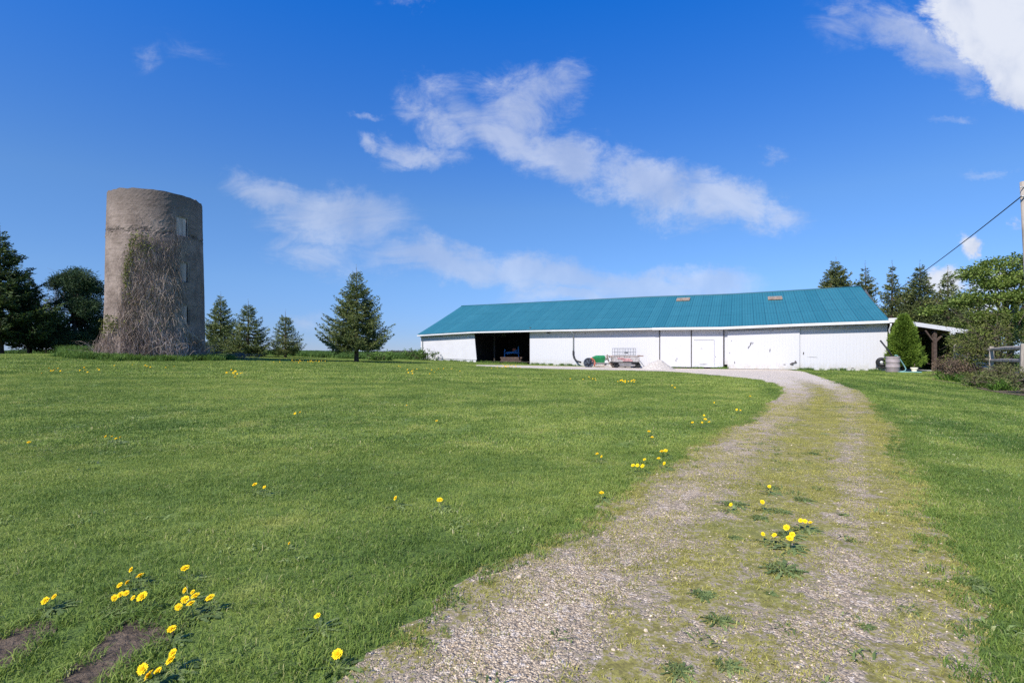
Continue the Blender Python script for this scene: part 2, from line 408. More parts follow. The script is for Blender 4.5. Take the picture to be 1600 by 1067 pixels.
def ribbed_white():
    m, t, out = mat_new('white_ribbed_siding')
    tcn = t.node('ShaderNodeTexCoord'); uv = tcn.outputs['UV']
    s_ = t.sep(uv)
    # faint panel to panel tone, run-off streaks and splash dirt near the ground
    streak = t.noise(t.mapping(uv, scale=(3.0, 0.25, 1)), 2.0, 5, 0.65)
    spl = t.noise(t.mapping(uv, scale=(1, 1, 1)), 2.5, 6, 0.7)
    c = t.mix(t.rng(streak, 0.45, 0.8, 0, 0.3), (0.55, 0.54, 0.555), (0.47, 0.46, 0.455))
    low = t.math('MULTIPLY', t.rng(s_[1], 0.75, 0.0), t.rng(spl, 0.36, 0.62))
    c = t.mix(t.math('MULTIPLY', low, 0.65), c, (0.40, 0.36, 0.28))
    chip = t.noise(uv, 1.1, 9, 0.78, 0.2)
    c = t.mix(t.rng(chip, 0.735, 0.75, 0, 0.8), c, (0.22, 0.20, 0.18))
    rib = t.math('FRACT', t.math('MULTIPLY', s_[0], 1 / 0.22))
    gr = t.math('MULTIPLY', t.rng(rib, 0.10, 0.03), 1.0)
    c = t.mix(t.math('MULTIPLY', gr, 0.07), c, (0.36, 0.35, 0.34))
    b = t.node('ShaderNodeBsdfPrincipled'); t.put(b.inputs['Base Color'], c); b.inputs['Roughness'].default_value = 0.6
    b.inputs['Specular IOR Level'].default_value = 0.3
    bp = t.node('ShaderNodeBump'); bp.inputs['Distance'].default_value = 0.004
    t.l.new(t.rng(rib, 0.0, 0.12), bp.inputs['Height']); t.l.new(bp.outputs[0], b.inputs['Normal'])
    t.l.new(b.outputs[0], out.inputs[0])
    return m


def teal_roof():
    m, t, out = mat_new('teal_metal_roofing')
    tcn = t.node('ShaderNodeTexCoord'); uv = tcn.outputs['UV']; s_ = t.sep(uv)
    sheet = t.math('FLOOR', t.math('MULTIPLY', s_[0], 1 / 0.91))
    wn_ = t.node('ShaderNodeTexWhiteNoise', noise_dimensions='1D'); t.put(wn_.inputs['W'], sheet)
    n = t.noise(t.mapping(uv, scale=(1, 0.25, 1)), 1.3, 6, 0.65)
    f = t.math('ADD', t.math('MULTIPLY', wn_.outputs['Value'], 0.4), t.math('MULTIPLY', n, 0.6))
    c = t.mix(f, (0.020, 0.132, 0.168), (0.038, 0.178, 0.215))
    seam = t.math('FRACT', t.math('MULTIPLY', s_[0], 1 / 0.91))
    c = t.mix(t.rng(seam, 0.10, 0.03, 0, 0.5), c, (0.008, 0.06, 0.09))
    rib = t.math('FRACT', t.math('MULTIPLY', s_[0], 1 / 0.2275))
    c = t.mix(t.rng(rib, 0.2, 0.08, 0, 0.22), c, (0.01, 0.08, 0.12))
    row = t.math('FRACT', t.math('MULTIPLY', s_[1], 1 / 4.1))
    rn = t.noise(uv, 1.7, 4, 0.7)
    c = t.mix(t.math('MULTIPLY', t.rng(row, 0.05, 0.015), t.rng(rn, 0.35, 0.6, 0, 0.55)), c, (0.008, 0.055, 0.08))
    chalk = t.noise(uv, 0.45, 5, 0.6)
    c = t.mix(t.rng(chalk, 0.45, 0.9, 0, 0.25), c, (0.06, 0.27, 0.33))
    b = t.node('ShaderNodeBsdfPrincipled'); t.put(b.inputs['Base Color'], c); b.inputs['Roughness'].default_value = 0.5
    b.inputs['Specular IOR Level'].default_value = 0.3
    bp = t.node('ShaderNodeBump'); bp.inputs['Distance'].default_value = 0.02
    t.l.new(t.rng(rib, 0.0, 0.25), bp.inputs['Height']); t.l.new(bp.outputs[0], b.inputs['Normal'])
    t.l.new(b.outputs[0], out.inputs[0])
    return m


def silo_concrete():
    m, t, out = mat_new('weathered_silo_concrete')
    tcn = t.node('ShaderNodeTexCoord'); uv = tcn.outputs['UV']; s_ = t.sep(uv)
    n1_ = t.noise(uv, 0.9, 7, 0.65); n2_ = t.noise(uv, 7, 6, 0.7); n3_ = t.noise(t.mapping(uv, scale=(0.6, 3.5, 1)), 1.6, 5, 0.6)
    c = t.mix(t.rng(n1_, 0.3, 0.7), (0.140, 0.106, 0.088), (0.290, 0.230, 0.196))
    c = t.mix(t.rng(n2_, 0.4, 0.75, 0, 0.5), c, (0.38, 0.30, 0.25))
    c = t.mix(t.rng(n3_, 0.50, 0.70, 0, 0.5), c, (0.115, 0.09, 0.072))
    ring = t.math('FRACT', t.math('MULTIPLY', s_[1], 1 / 0.30))
    c = t.mix(t.math('MULTIPLY', t.rng(ring, 0.10, 0.03, 0, 0.30), t.rng(n3_, 0.35, 0.6)), c, (0.09, 0.075, 0.065))
    # darker, pitted top ring and a crumbled construction joint
    c = t.mix(t.math('MULTIPLY', t.rng(s_[1], 7.6, 9.4), t.rng(n1_, 0.35, 0.6, 0.2, 0.6)), c, (0.10, 0.085, 0.078))
    jn = t.math('ABSOLUTE', t.math('SUBTRACT', t.math('ADD', s_[1], t.math('MULTIPLY', t.math('SUBTRACT', n1_, 0.5), 0.7)), 7.05))
    jt = t.math('MULTIPLY', t.math('MULTIPLY', t.rng(jn, 0.17, 0.02), t.rng(n2_, 0.40, 0.60)), t.rng(t.noise(uv, 1.7, 3, 0.6), 0.38, 0.56))
    c = t.mix(jt, c, (0.075, 0.06, 0.055))
    spall = t.noise(uv, 2.3, 5, 0.75, 0.5)
    c = t.mix(t.rng(spall, 0.69, 0.72, 0, 0.8), c, (0.55, 0.49, 0.455))
    b = t.node('ShaderNodeBsdfPrincipled'); t.put(b.inputs['Base Color'], c); b.inputs['Roughness'].default_value = 0.95
    b.inputs['Specular IOR Level'].default_value = 0.15
    h = t.math('ADD', t.math('MULTIPLY', n2_, 0.5), t.math('ADD', t.math('MULTIPLY', t.rng(ring, 0.0, 0.1), 0.10), t.math('MULTIPLY', jt, -1.2)))
    n6_ = t.noise(uv, 26, 4, 0.7)
    h = t.math('ADD', h, t.math('MULTIPLY', n6_, 0.5))
    bp = t.node('ShaderNodeBump'); bp.inputs['Distance'].default_value = 0.03
    t.l.new(h, bp.inputs['Height']); t.l.new(bp.outputs[0], b.inputs['Normal'])
    t.l.new(b.outputs[0], out.inputs[0])
    return m


def drive_mat():
    m, t, out = mat_new('mossy_gravel_drive')
    g = t.node('ShaderNodeNewGeometry'); pos = g.outputs['Position']; sp = t.sep(pos); flat = t.comb(sp[0], sp[1], 0)
    at = t.node('ShaderNodeAttribute', attribute_name='gravel')
    vor = t.node('ShaderNodeTexVoronoi', feature='F1'); t.l.new(flat, vor.inputs['Vector']); vor.inputs['Scale'].default_value = 105
    vor2 = t.node('ShaderNodeTexVoronoi', feature='F1'); t.l.new(flat, vor2.inputs['Vector']); vor2.inputs['Scale'].default_value = 48
    vc = t.sep(vor.outputs['Color']); vc2 = t.sep(vor2.outputs['Color'])
    st = t.mix(vc[0], (0.36, 0.265, 0.165), (0.78, 0.62, 0.42))
    st = t.mix(t.rng(vc2[1], 0.72, 0.9, 0, 0.8), st, (0.78, 0.66, 0.53))
    st = t.mix(t.rng(vor.outputs['Distance'], 0.35, 0.75, 0, 0.75), st, (0.14, 0.11, 0.09))
    n = t.noise(flat, 3.0, 6, 0.68); n_ = t.noise(flat, 14, 4, 0.7); n5 = t.noise(flat, 0.8, 4, 0.6)
    mo = t.mix(t.rng(n_, 0.3, 0.7), (0.175, 0.155, 0.048), (0.37, 0.335, 0.09))
    mo = t.mix(t.rng(n5, 0.45, 0.7, 0, 0.45), mo, (0.15, 0.19, 0.05))
    mo = t.mix(t.rng(t.noise(flat, 60, 3, 0.7), 0.42, 0.62, 0, 0.55), mo, (0.12, 0.10, 0.05))
    so = t.mix(n_, (0.26, 0.205, 0.155), (0.44, 0.36, 0.28))
    nf = t.noise(flat, 34, 3, 0.7)
    gv = t.math('ADD', at.outputs['Fac'], t.math('ADD', t.math('MULTIPLY', t.math('SUBTRACT', n, 0.5), 1.3), t.math('MULTIPLY', t.math('SUBTRACT', n_, 0.5), 1.1)))
    gv = t.math('ADD', gv, t.math('MULTIPLY', t.math('SUBTRACT', nf, 0.5), 0.9))
    c = t.mix(t.rng(gv, 0.28, 0.50), mo, so)
    c = t.mix(t.rng(gv, 0.42, 0.62), c, st)
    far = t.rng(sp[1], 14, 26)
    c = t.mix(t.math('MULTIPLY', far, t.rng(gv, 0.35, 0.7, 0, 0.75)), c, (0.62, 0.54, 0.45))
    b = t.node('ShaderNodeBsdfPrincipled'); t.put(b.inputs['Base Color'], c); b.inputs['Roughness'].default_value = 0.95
    b.inputs['Specular IOR Level'].default_value = 0.12
    bp = t.node('ShaderNodeBump'); bp.inputs['Distance'].default_value = 0.007
    h = t.math('SUBTRACT', t.math('ADD', n_, nf), t.math('MULTIPLY', t.rng(gv, 0.4, 0.6), t.math('ADD', vor.outputs['Distance'], vor2.outputs['Distance'])))
    t.l.new(h, bp.inputs['Height']); t.l.new(bp.outputs[0], b.inputs['Normal'])
    t.l.new(b.outputs[0], out.inputs[0])
    return m


def stone_mat():
    m, t, out = mat_new('loose_limestone_chips')
    at = t.node('ShaderNodeAttribute', attribute_name='rnd')
    c = t.mix(at.outputs['Fac'], (0.34, 0.25, 0.16), (0.80, 0.65, 0.47))
    b = t.node('ShaderNodeBsdfPrincipled'); t.put(b.inputs['Base Color'], c); b.inputs['Roughness'].default_value = 0.9
    b.inputs['Specular IOR Level'].default_value = 0.15
    t.l.new(b.outputs[0], out.inputs[0]); return m


M['siding'] = ribbed_white(); M['roof'] = teal_roof(); M['silo'] = silo_concrete(); M['drive'] = drive_mat(); M['stones'] = stone_mat()
M['vine'] = foliage('dry_vine_stems', (0.17, 0.122, 0.088), (0.38, 0.295, 0.235), (0.64, 0.53, 0.44), trans=0.0, wscale=0.8)
M['vine_leaf'] = foliage('olive_vine_leaves', (0.07, 0.08, 0.02), (0.16, 0.17, 0.04), (0.28, 0.27, 0.07), trans=0.2)


# ------------------------------------------------------------------ terrain
def g(X, Y):
    X = np.asarray(X, float); Y = np.asarray(Y, float)
    tx = np.clip((14 - X) / 36.0, 0, 1.085)
    ty = np.clip((Y - 4) / 29.0, 0, 1); ty = ty * ty * (3 - 2 * ty)
    return 1.13 * tx ** 1.5 * ty


def at(px, py, h=0.0):
    """where the line of sight through a photo pixel meets the ground raised by h"""
    kx = (px - 800) / FPX; kz = (553 - py) / FPX
    Y = np.geomspace(0.8, 900, 6000)
    dz = EYE + kz * Y - (g(kx * Y, Y) + h)
    i = int(np.argmax(dz < 0)) if (dz < 0).any() else len(Y) - 1
    return Vector((kx * Y[i], Y[i], float(g(kx * Y[i], Y[i]))))


def xat(px, Y): return (px - 800) / FPX * Y
def zat(py, Y): return EYE + (553 - py) / FPX * Y


def grid_axis(lo, hi, fine_lo, fine_hi, step, grow=1.16):
    a = list(np.arange(fine_lo, fine_hi + 1e-6, step)); s_ = step
    while a[-1] < hi: s_ *= grow; a.append(min(hi, a[-1] + s_))
    s_ = step
    while a[0] > lo: s_ *= grow; a.insert(0, max(lo, a[0] - s_))
    return np.array(a)


ax = grid_axis(-1500, 1500, -34, 34, 0.5); ay = grid_axis(-60, 3000, -2, 62, 0.5)
XX, YY = np.meshgrid(ax, ay); ZZ = g(XX, YY)
nx, ny = len(ax), len(ay)
idx = np.arange(nx * ny).reshape(ny, nx)
F = np.stack([idx[:-1, :-1].ravel(), idx[:-1, 1:].ravel(), idx[1:, 1:].ravel(), idx[1:, :-1].ravel()], 1)
gr = link('ground', np_mesh('ground', np.stack([XX.ravel(), YY.ravel(), ZZ.ravel()], 1), F, True), M['turf'])
tag(gr, kind='structure')

# the drive, as pairs of points on its left and right edge
pairs = [((530, 1067), (1560, 1067)), ((640, 980), (1545, 980)), ((700, 925), (1525, 910)), ((810, 865), (1487, 845)), ((880, 832), (1465, 800)),
         ((935, 792), (1450, 760)), ((990, 752), (1435, 730)), ((1060, 715), (1420, 700)), ((1110, 688), (1405, 675)), ((1160, 655), (1385, 645)),
         ((1202, 630), (1362, 625)), ((1222, 612), (1335, 608)), ((1210, 600), (1290, 592)), ((1170, 592), (1246, 579.5)), ((1100, 585.5), (1190, 577)),
         ((1040, 581), (1100, 575.5)), ((960, 579), (1000, 574.5)), ((900, 578), (910, 573)), ((820, 575.5), (825, 571.5)), ((740, 572), (744, 570.5))]
Lp = [Vector((-2.6, -3, 0)), Vector((-1.35, 0.6, 0))] + [at(*a) for a, b in pairs]
Rp = [Vector((0.2, -3, 0)), Vector((1.25, 0.6, 0))] + [at(*b) for a, b in pairs]


def dense(pts, n):
    P_ = np.array([[p.x, p.y] for p in pts]); out = []
    for i in range(len(P_) - 1):
        p0 = P_[max(i - 1, 0)]; p1 = P_[i]; p2 = P_[i + 1]; p3 = P_[min(i + 2, len(P_) - 1)]
        for k in range(n):
            u = k / n
            out.append(0.5 * ((2 * p1) + (-p0 + p2) * u + (2 * p0 - 5 * p1 + 4 * p2 - p3) * u * u + (-p0 + 3 * p1 - 3 * p2 + p3) * u ** 3))
    out.append(P_[-1]); return np.array(out)


ND = 14
DL, DR = dense(Lp, ND), dense(Rp, ND)
# ragged edges where the turf creeps in
for D_, sg in ((DL, 1), (DR, -1)):
    wig = np.convolve(rs.randn(len(D_) + 4), [.2, .25, .3, .25, .2], 'valid')[:len(D_)]
    D_[:, 0] += wig * 0.03 * np.clip(np.arange(len(D_)) / 30, 1, 6)
NU = 40
us = np.linspace(0, 1, NU + 1)
DV = DL[:, None, :] * (1 - us)[None, :, None] + DR[:, None, :] * us[None, :, None]
vv = (np.arange(len(DL)) / ND)[:, None] * np.ones((1, NU + 1))
uu = np.ones((len(DL), 1)) * us[None, :]


def gravelness(u, v):
    near = 0.36 * np.exp(-((u - 0.215) / 0.15) ** 2) + 0.27 * np.exp(-((u - 0.75) / 0.07) ** 2) + 0.24
    near += 0.12 * np.exp(-((v - 3) / 2.0) ** 2)
    fade = np.clip((15.5 - v) / 2.5, 0, 1)
    far = 0.95 - fade * (0.62 * np.exp(-((u - 0.5) / 0.20) ** 2) + 0.55 * np.exp(-((u - 1.0) / 0.12) ** 2))
    k = np.clip((v - 10.3) / 4.0, 0, 1)
    return near * (1 - k) + far * k


ga = gravelness(uu, vv)
dz_ = 0.006 + 0.02 * np.clip((DV[:, :, 1] - 20) / 20, 0, 1)
verts = np.stack([DV[:, :, 0], DV[:, :, 1], g(DV[:, :, 0], DV[:, :, 1]) + dz_], 2).reshape(-1, 3)
idx = np.arange(len(DL) * (NU + 1)).reshape(len(DL), NU + 1)
F = np.stack([idx[:-1, :-1].ravel(), idx[:-1, 1:].ravel(), idx[1:, 1:].ravel(), idx[1:, :-1].ravel()], 1)
dr = link('gravel_road', np_mesh('gravel_road', verts, F, True, {'gravel': ('FLOAT', ga.ravel())}), M['drive'])
tag(dr, kind='structure')
drive_poly = np.concatenate([DL, DR[::-1]])

soil_px = [[(-60, 1030), (0, 993), (38, 976), (88, 972), (78, 1000), (32, 1034), (0, 1050), (-60, 1090)],
           [(40, 1110), (90, 1062), (145, 1015), (178, 980), (225, 962), (275, 966), (270, 995), (222, 1028), (165, 1070), (130, 1120)]]
soil_polys = []
for poly in soil_px:
    pts = [at(*p) for p in poly]
    soil_polys.append(np.array([[p.x, p.y] for p in pts]))
    c = sum(pts, Vector()) / len(pts)
    ring = dense(pts + [pts[0]], 5)[:-1]
    n = len(ring); vs = [(c.x, c.y, float(g(c.x, c.y)) + 0.006)]
    for k in range(n):
        vs.append((ring[k][0], ring[k][1], float(g(*ring[k])) + 0.006))
    mb = MB(); mb.add(vs, [(0, 1 + k, 1 + (k + 1) % n) for k in range(n)], True)
    tag(mb.build('soil_path', M['soil']), kind='structure')


def inside(P_, poly):
    x, y = P_[:, 0], P_[:, 1]; r = np.zeros(len(P_), bool); n = len(poly); j = n - 1
    for i in range(n):
        xi, yi = poly[i]; xj, yj = poly[j]
        if yi != yj:
            r ^= ((yi > y) != (yj > y)) & (x < (xj - xi) * (y - yi) / (yj - yi) + xi)
        j = i
    return r


# ------------------------------------------------------------------ scattered stuff (grass, moss, stones)
def blades(n, side, hmin, hmax, wmin, wmax, lean=0.45, seed=0, disc=False):
    r = np.random.RandomState(seed)
    bx = (r.rand(n, 2) - .5) * side
    if disc:
        a = r.rand(n) * 6.283; q = np.sqrt(r.rand(n)) * side / 2; bx = np.stack([q * np.cos(a), q * np.sin(a)], 1)
    h = hmin + (hmax - hmin) * r.rand(n); wd = wmin + (wmax - wmin) * r.rand(n)
    a = r.rand(n) * 6.283; la = r.rand(n) * 6.283; ll = h * lean * (0.3 + r.rand(n) * 1.4)
    wx, wy = np.cos(a) * wd / 2, np.sin(a) * wd / 2
    lx, ly = np.cos(la) * ll, np.sin(la) * ll
    z0 = np.full(n, -0.004)
    V = np.empty((n, 5, 3))
    V[:, 0] = np.stack([bx[:, 0] - wx, bx[:, 1] - wy, z0], 1); V[:, 1] = np.stack([bx[:, 0] + wx, bx[:, 1] + wy, z0], 1)
    V[:, 2] = np.stack([bx[:, 0] + lx * .35 - wx * .8, bx[:, 1] + ly * .35 - wy * .8, h * .6], 1)
    V[:, 3] = np.stack([bx[:, 0] + lx * .35 + wx * .8, bx[:, 1] + ly * .35 + wy * .8, h * .6], 1)
    V[:, 4] = np.stack([bx[:, 0] + lx, bx[:, 1] + ly, h * (1 - 0.25 * lean)], 1)
    b = np.arange(n)[:, None] * 5
    T = np.concatenate([b + np.array([[0, 1, 3]]), b + np.array([[0, 3, 2]]), b + np.array([[2, 3, 4]])])
    return V.reshape(-1, 3), T, np.repeat(r.rand(n), 5)


def scatter(name, protos, pts, yaw, scl, mat, label, cat, tilt=True):
    """one object: small clumps in its mesh, instanced over its own loose points"""
    Vs, Ts, Rn, Pid = [], [], [], []; off = 0
    for k, (V, T, rn) in enumerate(protos):
        Vs.append(V); Ts.append(T + off); Rn.append(rn); Pid.append(np.full(len(V), k + 1)); off += len(V)
    n = len(pts)
    Vs.append(pts); Rn.append(np.zeros(n)); Pid.append(np.zeros(n))
    rot = np.zeros((off + n, 3)); sc_ = np.ones((off + n, 3))
    e = 0.3
    gxx = (g(pts[:, 0] + e, pts[:, 1]) - g(pts[:, 0] - e, pts[:, 1])) / (2 * e); gyy = (g(pts[:, 0], pts[:, 1] + e) - g(pts[:, 0], pts[:, 1] - e)) / (2 * e)
    wx, wy = gyy, -gxx
    rot[off:, 0] = wx * np.cos(yaw) + wy * np.sin(yaw); rot[off:, 1] = -wx * np.sin(yaw) + wy * np.cos(yaw); rot[off:, 2] = yaw
    sc_[off:] = scl[:, None] if scl.ndim == 1 else scl
    pi = np.zeros(off + n); pi[off:] = rs.randint(0, len(protos), n)
    me = np_mesh(name, np.concatenate(Vs), np.concatenate(Ts), False,
                 {'rnd': ('FLOAT', np.concatenate(Rn)), 'pid': ('INT', np.concatenate(Pid)), 'rot': ('FLOAT_VECTOR', rot),
                  'scl': ('FLOAT_VECTOR', sc_), 'pick': ('INT', pi)})
    o = link(name, me, mat)
    ng = bpy.data.node_groups.new(name + '_spread', 'GeometryNodeTree')
    ng.interface.new_socket('Geometry', in_out='INPUT', socket_type='NodeSocketGeometry')
    ng.interface.new_socket('Geometry', in_out='OUTPUT', socket_type='NodeSocketGeometry')
    N = ng.nodes; L = ng.links
    gi = N.new('NodeGroupInput'); go = N.new('NodeGroupOutput')

    def attr(nm, typ):
        a = N.new('GeometryNodeInputNamedAttribute'); a.data_type = typ; a.inputs['Name'].default_value = nm; return a.outputs['Attribute']

    def sepk(k):
        cmp = N.new('FunctionNodeCompare'); cmp.data_type = 'INT'; cmp.operation = 'EQUAL'
        L.new(attr('pid', 'INT'), cmp.inputs[2]); cmp.inputs[3].default_value = k
        sg = N.new('GeometryNodeSeparateGeometry'); sg.domain = 'POINT'
        L.new(gi.outputs[0], sg.inputs[0]); L.new(cmp.outputs[0], sg.inputs[1]); return sg.outputs[0]
    jn = N.new('GeometryNodeJoinGeometry')
    for k in range(len(protos)):
        g2i = N.new('GeometryNodeGeometryToInstance'); L.new(sepk(k + 1), g2i.inputs[0]); L.new(g2i.outputs[0], jn.inputs[0])
    m2p = N.new('GeometryNodeMeshToPoints'); L.new(sepk(0), m2p.inputs[0])
    iop = N.new('GeometryNodeInstanceOnPoints'); L.new(m2p.outputs[0], iop.inputs['Points']); L.new(jn.outputs[0], iop.inputs['Instance'])
    iop.inputs['Pick Instance'].default_value = True
    L.new(attr('pick', 'INT'), iop.inputs['Instance Index'])
    L.new(attr('rot', 'FLOAT_VECTOR'), iop.inputs['Rotation']); L.new(attr('scl', 'FLOAT_VECTOR'), iop.inputs['Scale'])
    L.new(iop.outputs[0], go.inputs[0])
    md = o.modifiers.new('spread', 'NODES'); md.node_group = ng
    tag(o, label, cat, kind='stuff')
    return o


def gridpts(y0, y1, step, margin=1.6, jit=0.5):
    ys = np.arange(y0, y1, step); out = []
    for y in ys:
        hw = (y + step) * 1.0 + margin
        xs = np.arange(-hw, hw, step)
        out.append(np.stack([xs, np.full(len(xs), y)], 1))
    P_ = np.concatenate(out); P_ += (rs.rand(len(P_), 2) - .5) * step * jit
    return P_


BU = Vector((0.888, -0.459, 0)).normalized()      # along the barn front, towards its right end
BN = Vector((0.459, 0.888, 0)).normalized()       # from the front to the back
BC = Vector((28.3, 39.5, 0))


def lawn_ok(P_, pad):
    ok = ~inside(P_, drive_poly)
    if pad > 0:
        for a in range(6):
            dxy = np.array([math.cos(a * math.pi / 3), math.sin(a * math.pi / 3)]) * pad
            ok &= ~inside(P_ + dxy, drive_poly)
    for sp_ in soil_polys:
        ok &= ~inside(P_, sp_)
        if pad > .05:
            for a in range(6): ok &= ~inside(P_ + np.array([math.cos(a * math.pi / 3), math.sin(a * math.pi / 3)]) * .075, sp_)
    # not inside the barn or the silo
    rel = P_ - np.array([BC.x, BC.y]); s_ = -(rel @ np.array([BU.x, BU.y])); n_ = rel @ np.array([BN.x, BN.y])
    ok &= ~((s_ > -0.1) & (s_ < 46) & (n_ > -0.02))
    ok &= ~(((P_[:, 0] + 21) ** 2 + (P_[:, 1] - 31) ** 2) < 2.6 ** 2)
    return ok


def lift(P_, dz=0.0): return np.column_stack([P_, g(P_[:, 0], P_[:, 1]) + dz])


def do_scatter(name, protos, P_, mat, label, cat, smin=0.85, smax=1.2):
    n = len(P_)
    return scatter(name, protos, lift(P_), rs.rand(n) * 6.283, smin + rs.rand(n) * (smax - smin), mat, label, cat)


protoA = [blades(270, 0.23, 0.016, 0.040, 0.0026, 0.0046, 0.85, s) for s in range(4)]
protoE = [blades(34, 0.085, 0.018, 0.048, 0.0028, 0.0050, 0.8, 20 + s, True) for s in range(3)]
protoB = [blades(330, 0.46, 0.022, 0.045, 0.006, 0.0095, 0.7, 40 + s) for s in range(4)]
protoC = [blades(330, 0.95, 0.035, 0.07, 0.014, 0.022, 0.7, 60 + s) for s in range(4)]
PA = gridpts(0.7, 7.2, 0.19); PA = PA[lawn_ok(PA, 0.12)]
PB = gridpts(7.0, 20.5, 0.40); PB = PB[lawn_ok(PB, 0.22)]
PC = gridpts(20.3, 58, 0.80); PC = PC[lawn_ok(PC, 0.4)]
do_scatter('lawn_grass', protoA, PA, M['grass'], 'short mown green grass close to the camera', 'grass')
do_scatter('lawn_grass', protoB, PB, M['grass'], 'mown green grass in the middle of the lawn', 'grass')
do_scatter('lawn_grass', protoC, PC, M['grass'], 'mown green grass far off in front of barn and silo', 'grass')
def vnoise(P_, sc, seed):
    r = np.random.RandomState(seed); T_ = r.rand(64, 64); q = P_ * sc; i = np.floor(q).astype(int); f = q - i; f = f * f * (3 - 2 * f)
    a = T_[i[:, 0] % 64, i[:, 1] % 64]; b = T_[(i[:, 0] + 1) % 64, i[:, 1] % 64]; c = T_[i[:, 0] % 64, (i[:, 1] + 1) % 64]; d_ = T_[(i[:, 0] + 1) % 64, (i[:, 1] + 1) % 64]
    return (a * (1 - f[:, 0]) + b * f[:, 0]) * (1 - f[:, 1]) + (c * (1 - f[:, 0]) + d_ * f[:, 0]) * f[:, 1]


# edge tufts filling up to the drive
PE = gridpts(0.7, 13, 0.06)
e_in = ~lawn_ok(PE, 0.26) & lawn_ok(PE, 0.0)
near_in = inside(PE, drive_poly)
core = near_in.copy()
for a in range(6):
    core &= inside(PE + np.array([math.cos(a * math.pi / 3), math.sin(a * math.pi / 3)]) * 0.07, drive_poly)
core2 = near_in.copy()
for a in range(6):
    core2 &= inside(PE + np.array([math.cos(a * math.pi / 3), math.sin(a * math.pi / 3)]) * 0.20, drive_poly)
strag = near_in & ((~core & (rs.rand(len(PE)) < 0.6)) | (~core2 & (rs.rand(len(PE)) < 0.55 * vnoise(PE, 3.0, 31))))
PEe = PE[(e_in & (rs.rand(len(PE)) < 0.85)) | strag]
do_scatter('edge_grass', protoE, PEe, M['grass'], 'ragged grass tufts along the edges of the drive', 'grass', 0.7, 1.35)
PE2 = gridpts(13, 44, 0.22); k2 = ~lawn_ok(PE2, 0.5) & lawn_ok(PE2, 0.02)
protoE2 = [blades(60, 0.26, 0.03, 0.07, 0.009, 0.014, 0.8, 80 + s, True) for s in range(3)]
do_scatter('edge_grass', protoE2, PE2[k2], M['grass'], 'grass fringe along the far bends of the drive', 'grass')

# drive: sparse short green sprigs and loose chips
def drive_uv(P_):
    """nearest strip coordinates of a point on the drive"""
    C = DV.reshape(-1, 2); res_u = np.empty(len(P_)); res_v = np.empty(len(P_))
    lim = (len(DL)) * (NU + 1)
    for i in range(0, len(P_), 2000):
        q = P_[i:i + 2000]; dd = ((q[:, None, :] - C[None, ::1, :]) ** 2).sum(2); k = dd.argmin(1)
        res_u[i:i + 2000] = uu.ravel()[k]; res_v[i:i + 2000] = vv.ravel()[k]
    return res_u, res_v


PM = gridpts(0.8, 14, 0.075, 0.5, 1.0); PM = PM[inside(PM, drive_poly)]
mu, mv = drive_uv(PM); gm = gravelness(mu, mv)
pm = np.clip(1.15 - gm * 0.95, 0.12, 1) * (0.30 + 2.0 * vnoise(PM, 3.1, 1) * vnoise(PM, 1.1, 2) * 1.6)
protoM = [blades(60, 0.12, 0.006, 0.026, 0.0022, 0.0045, 1.1, 100 + s, True) for s in range(4)]
do_scatter('moss_sprigs', protoM, PM[rs.rand(len(PM)) < pm], M['moss'], 'low yellow-green moss and sprigs between the wheel tracks', 'moss', 0.7, 1.4)
PM2 = gridpts(14, 30, 0.14, 0.5, 1.0); PM2 = PM2[inside(PM2, drive_poly)]
mu2, mv2 = drive_uv(PM2); gm2 = gravelness(mu2, mv2)
pm2 = np.clip(1.15 - gm2 * 1.15, 0.0, 1) * (0.30 + 2.0 * vnoise(PM2, 3.1, 1) * vnoise(PM2, 1.1, 2)) * np.clip((30 - PM2[:, 1]) / 12, 0, 1)
protoM2 = [blades(60, 0.22, 0.008, 0.03, 0.005, 0.009, 1.1, 140 + s_, True) for s_ in range(3)]
do_scatter('moss_sprigs', protoM2, PM2[rs.rand(len(PM2)) < pm2], M['moss'], 'yellow-green sprigs down the middle of the far drive', 'moss', 0.7, 1.3)
protoW = [blades(16, 0.09, 0.012, 0.035, 0.005, 0.010, 1.4, 120 + s, True) for s in range(4)]
pw = (vnoise(PM, 1.6, 5) ** 3) * 0.30 * np.clip(1.1 - gm, 0.05, 1)
do_scatter('small_weeds', protoW, PM[rs.rand(len(PM)) < pw], M['weed'], 'tiny dark green weeds dotted over the drive', 'weeds', 0.7, 1.6)


def stone(seed):
    r = np.random.RandomState(seed)
    t_ = (1 + 5 ** .5) / 2
    V = np.array([(-1, t_, 0), (1, t_, 0), (-1, -t_, 0), (1, -t_, 0), (0, -1, t_), (0, 1, t_), (0, -1, -t_), (0, 1, -t_), (t_, 0, -1), (t_, 0, 1), (-t_, 0, -1), (-t_, 0, 1)], float) / 1.9
    T = np.array([(0, 11, 5), (0, 5, 1), (0, 1, 7), (0, 7, 10), (0, 10, 11), (1, 5, 9), (5, 11, 4), (11, 10, 2), (10, 7, 6), (7, 1, 8), (3, 9, 4), (3, 4, 2), (3, 2, 6), (3, 6, 8), (3, 8, 9), (4, 9, 5), (2, 4, 11), (6, 2, 10), (8, 6, 7), (9, 8, 1)])
    V = V * (0.75 + 0.5 * r.rand(12, 1)) * np.array([[1.0, 0.75, 0.5]]) * 0.01
    return V, T, np.full(12, r.rand())


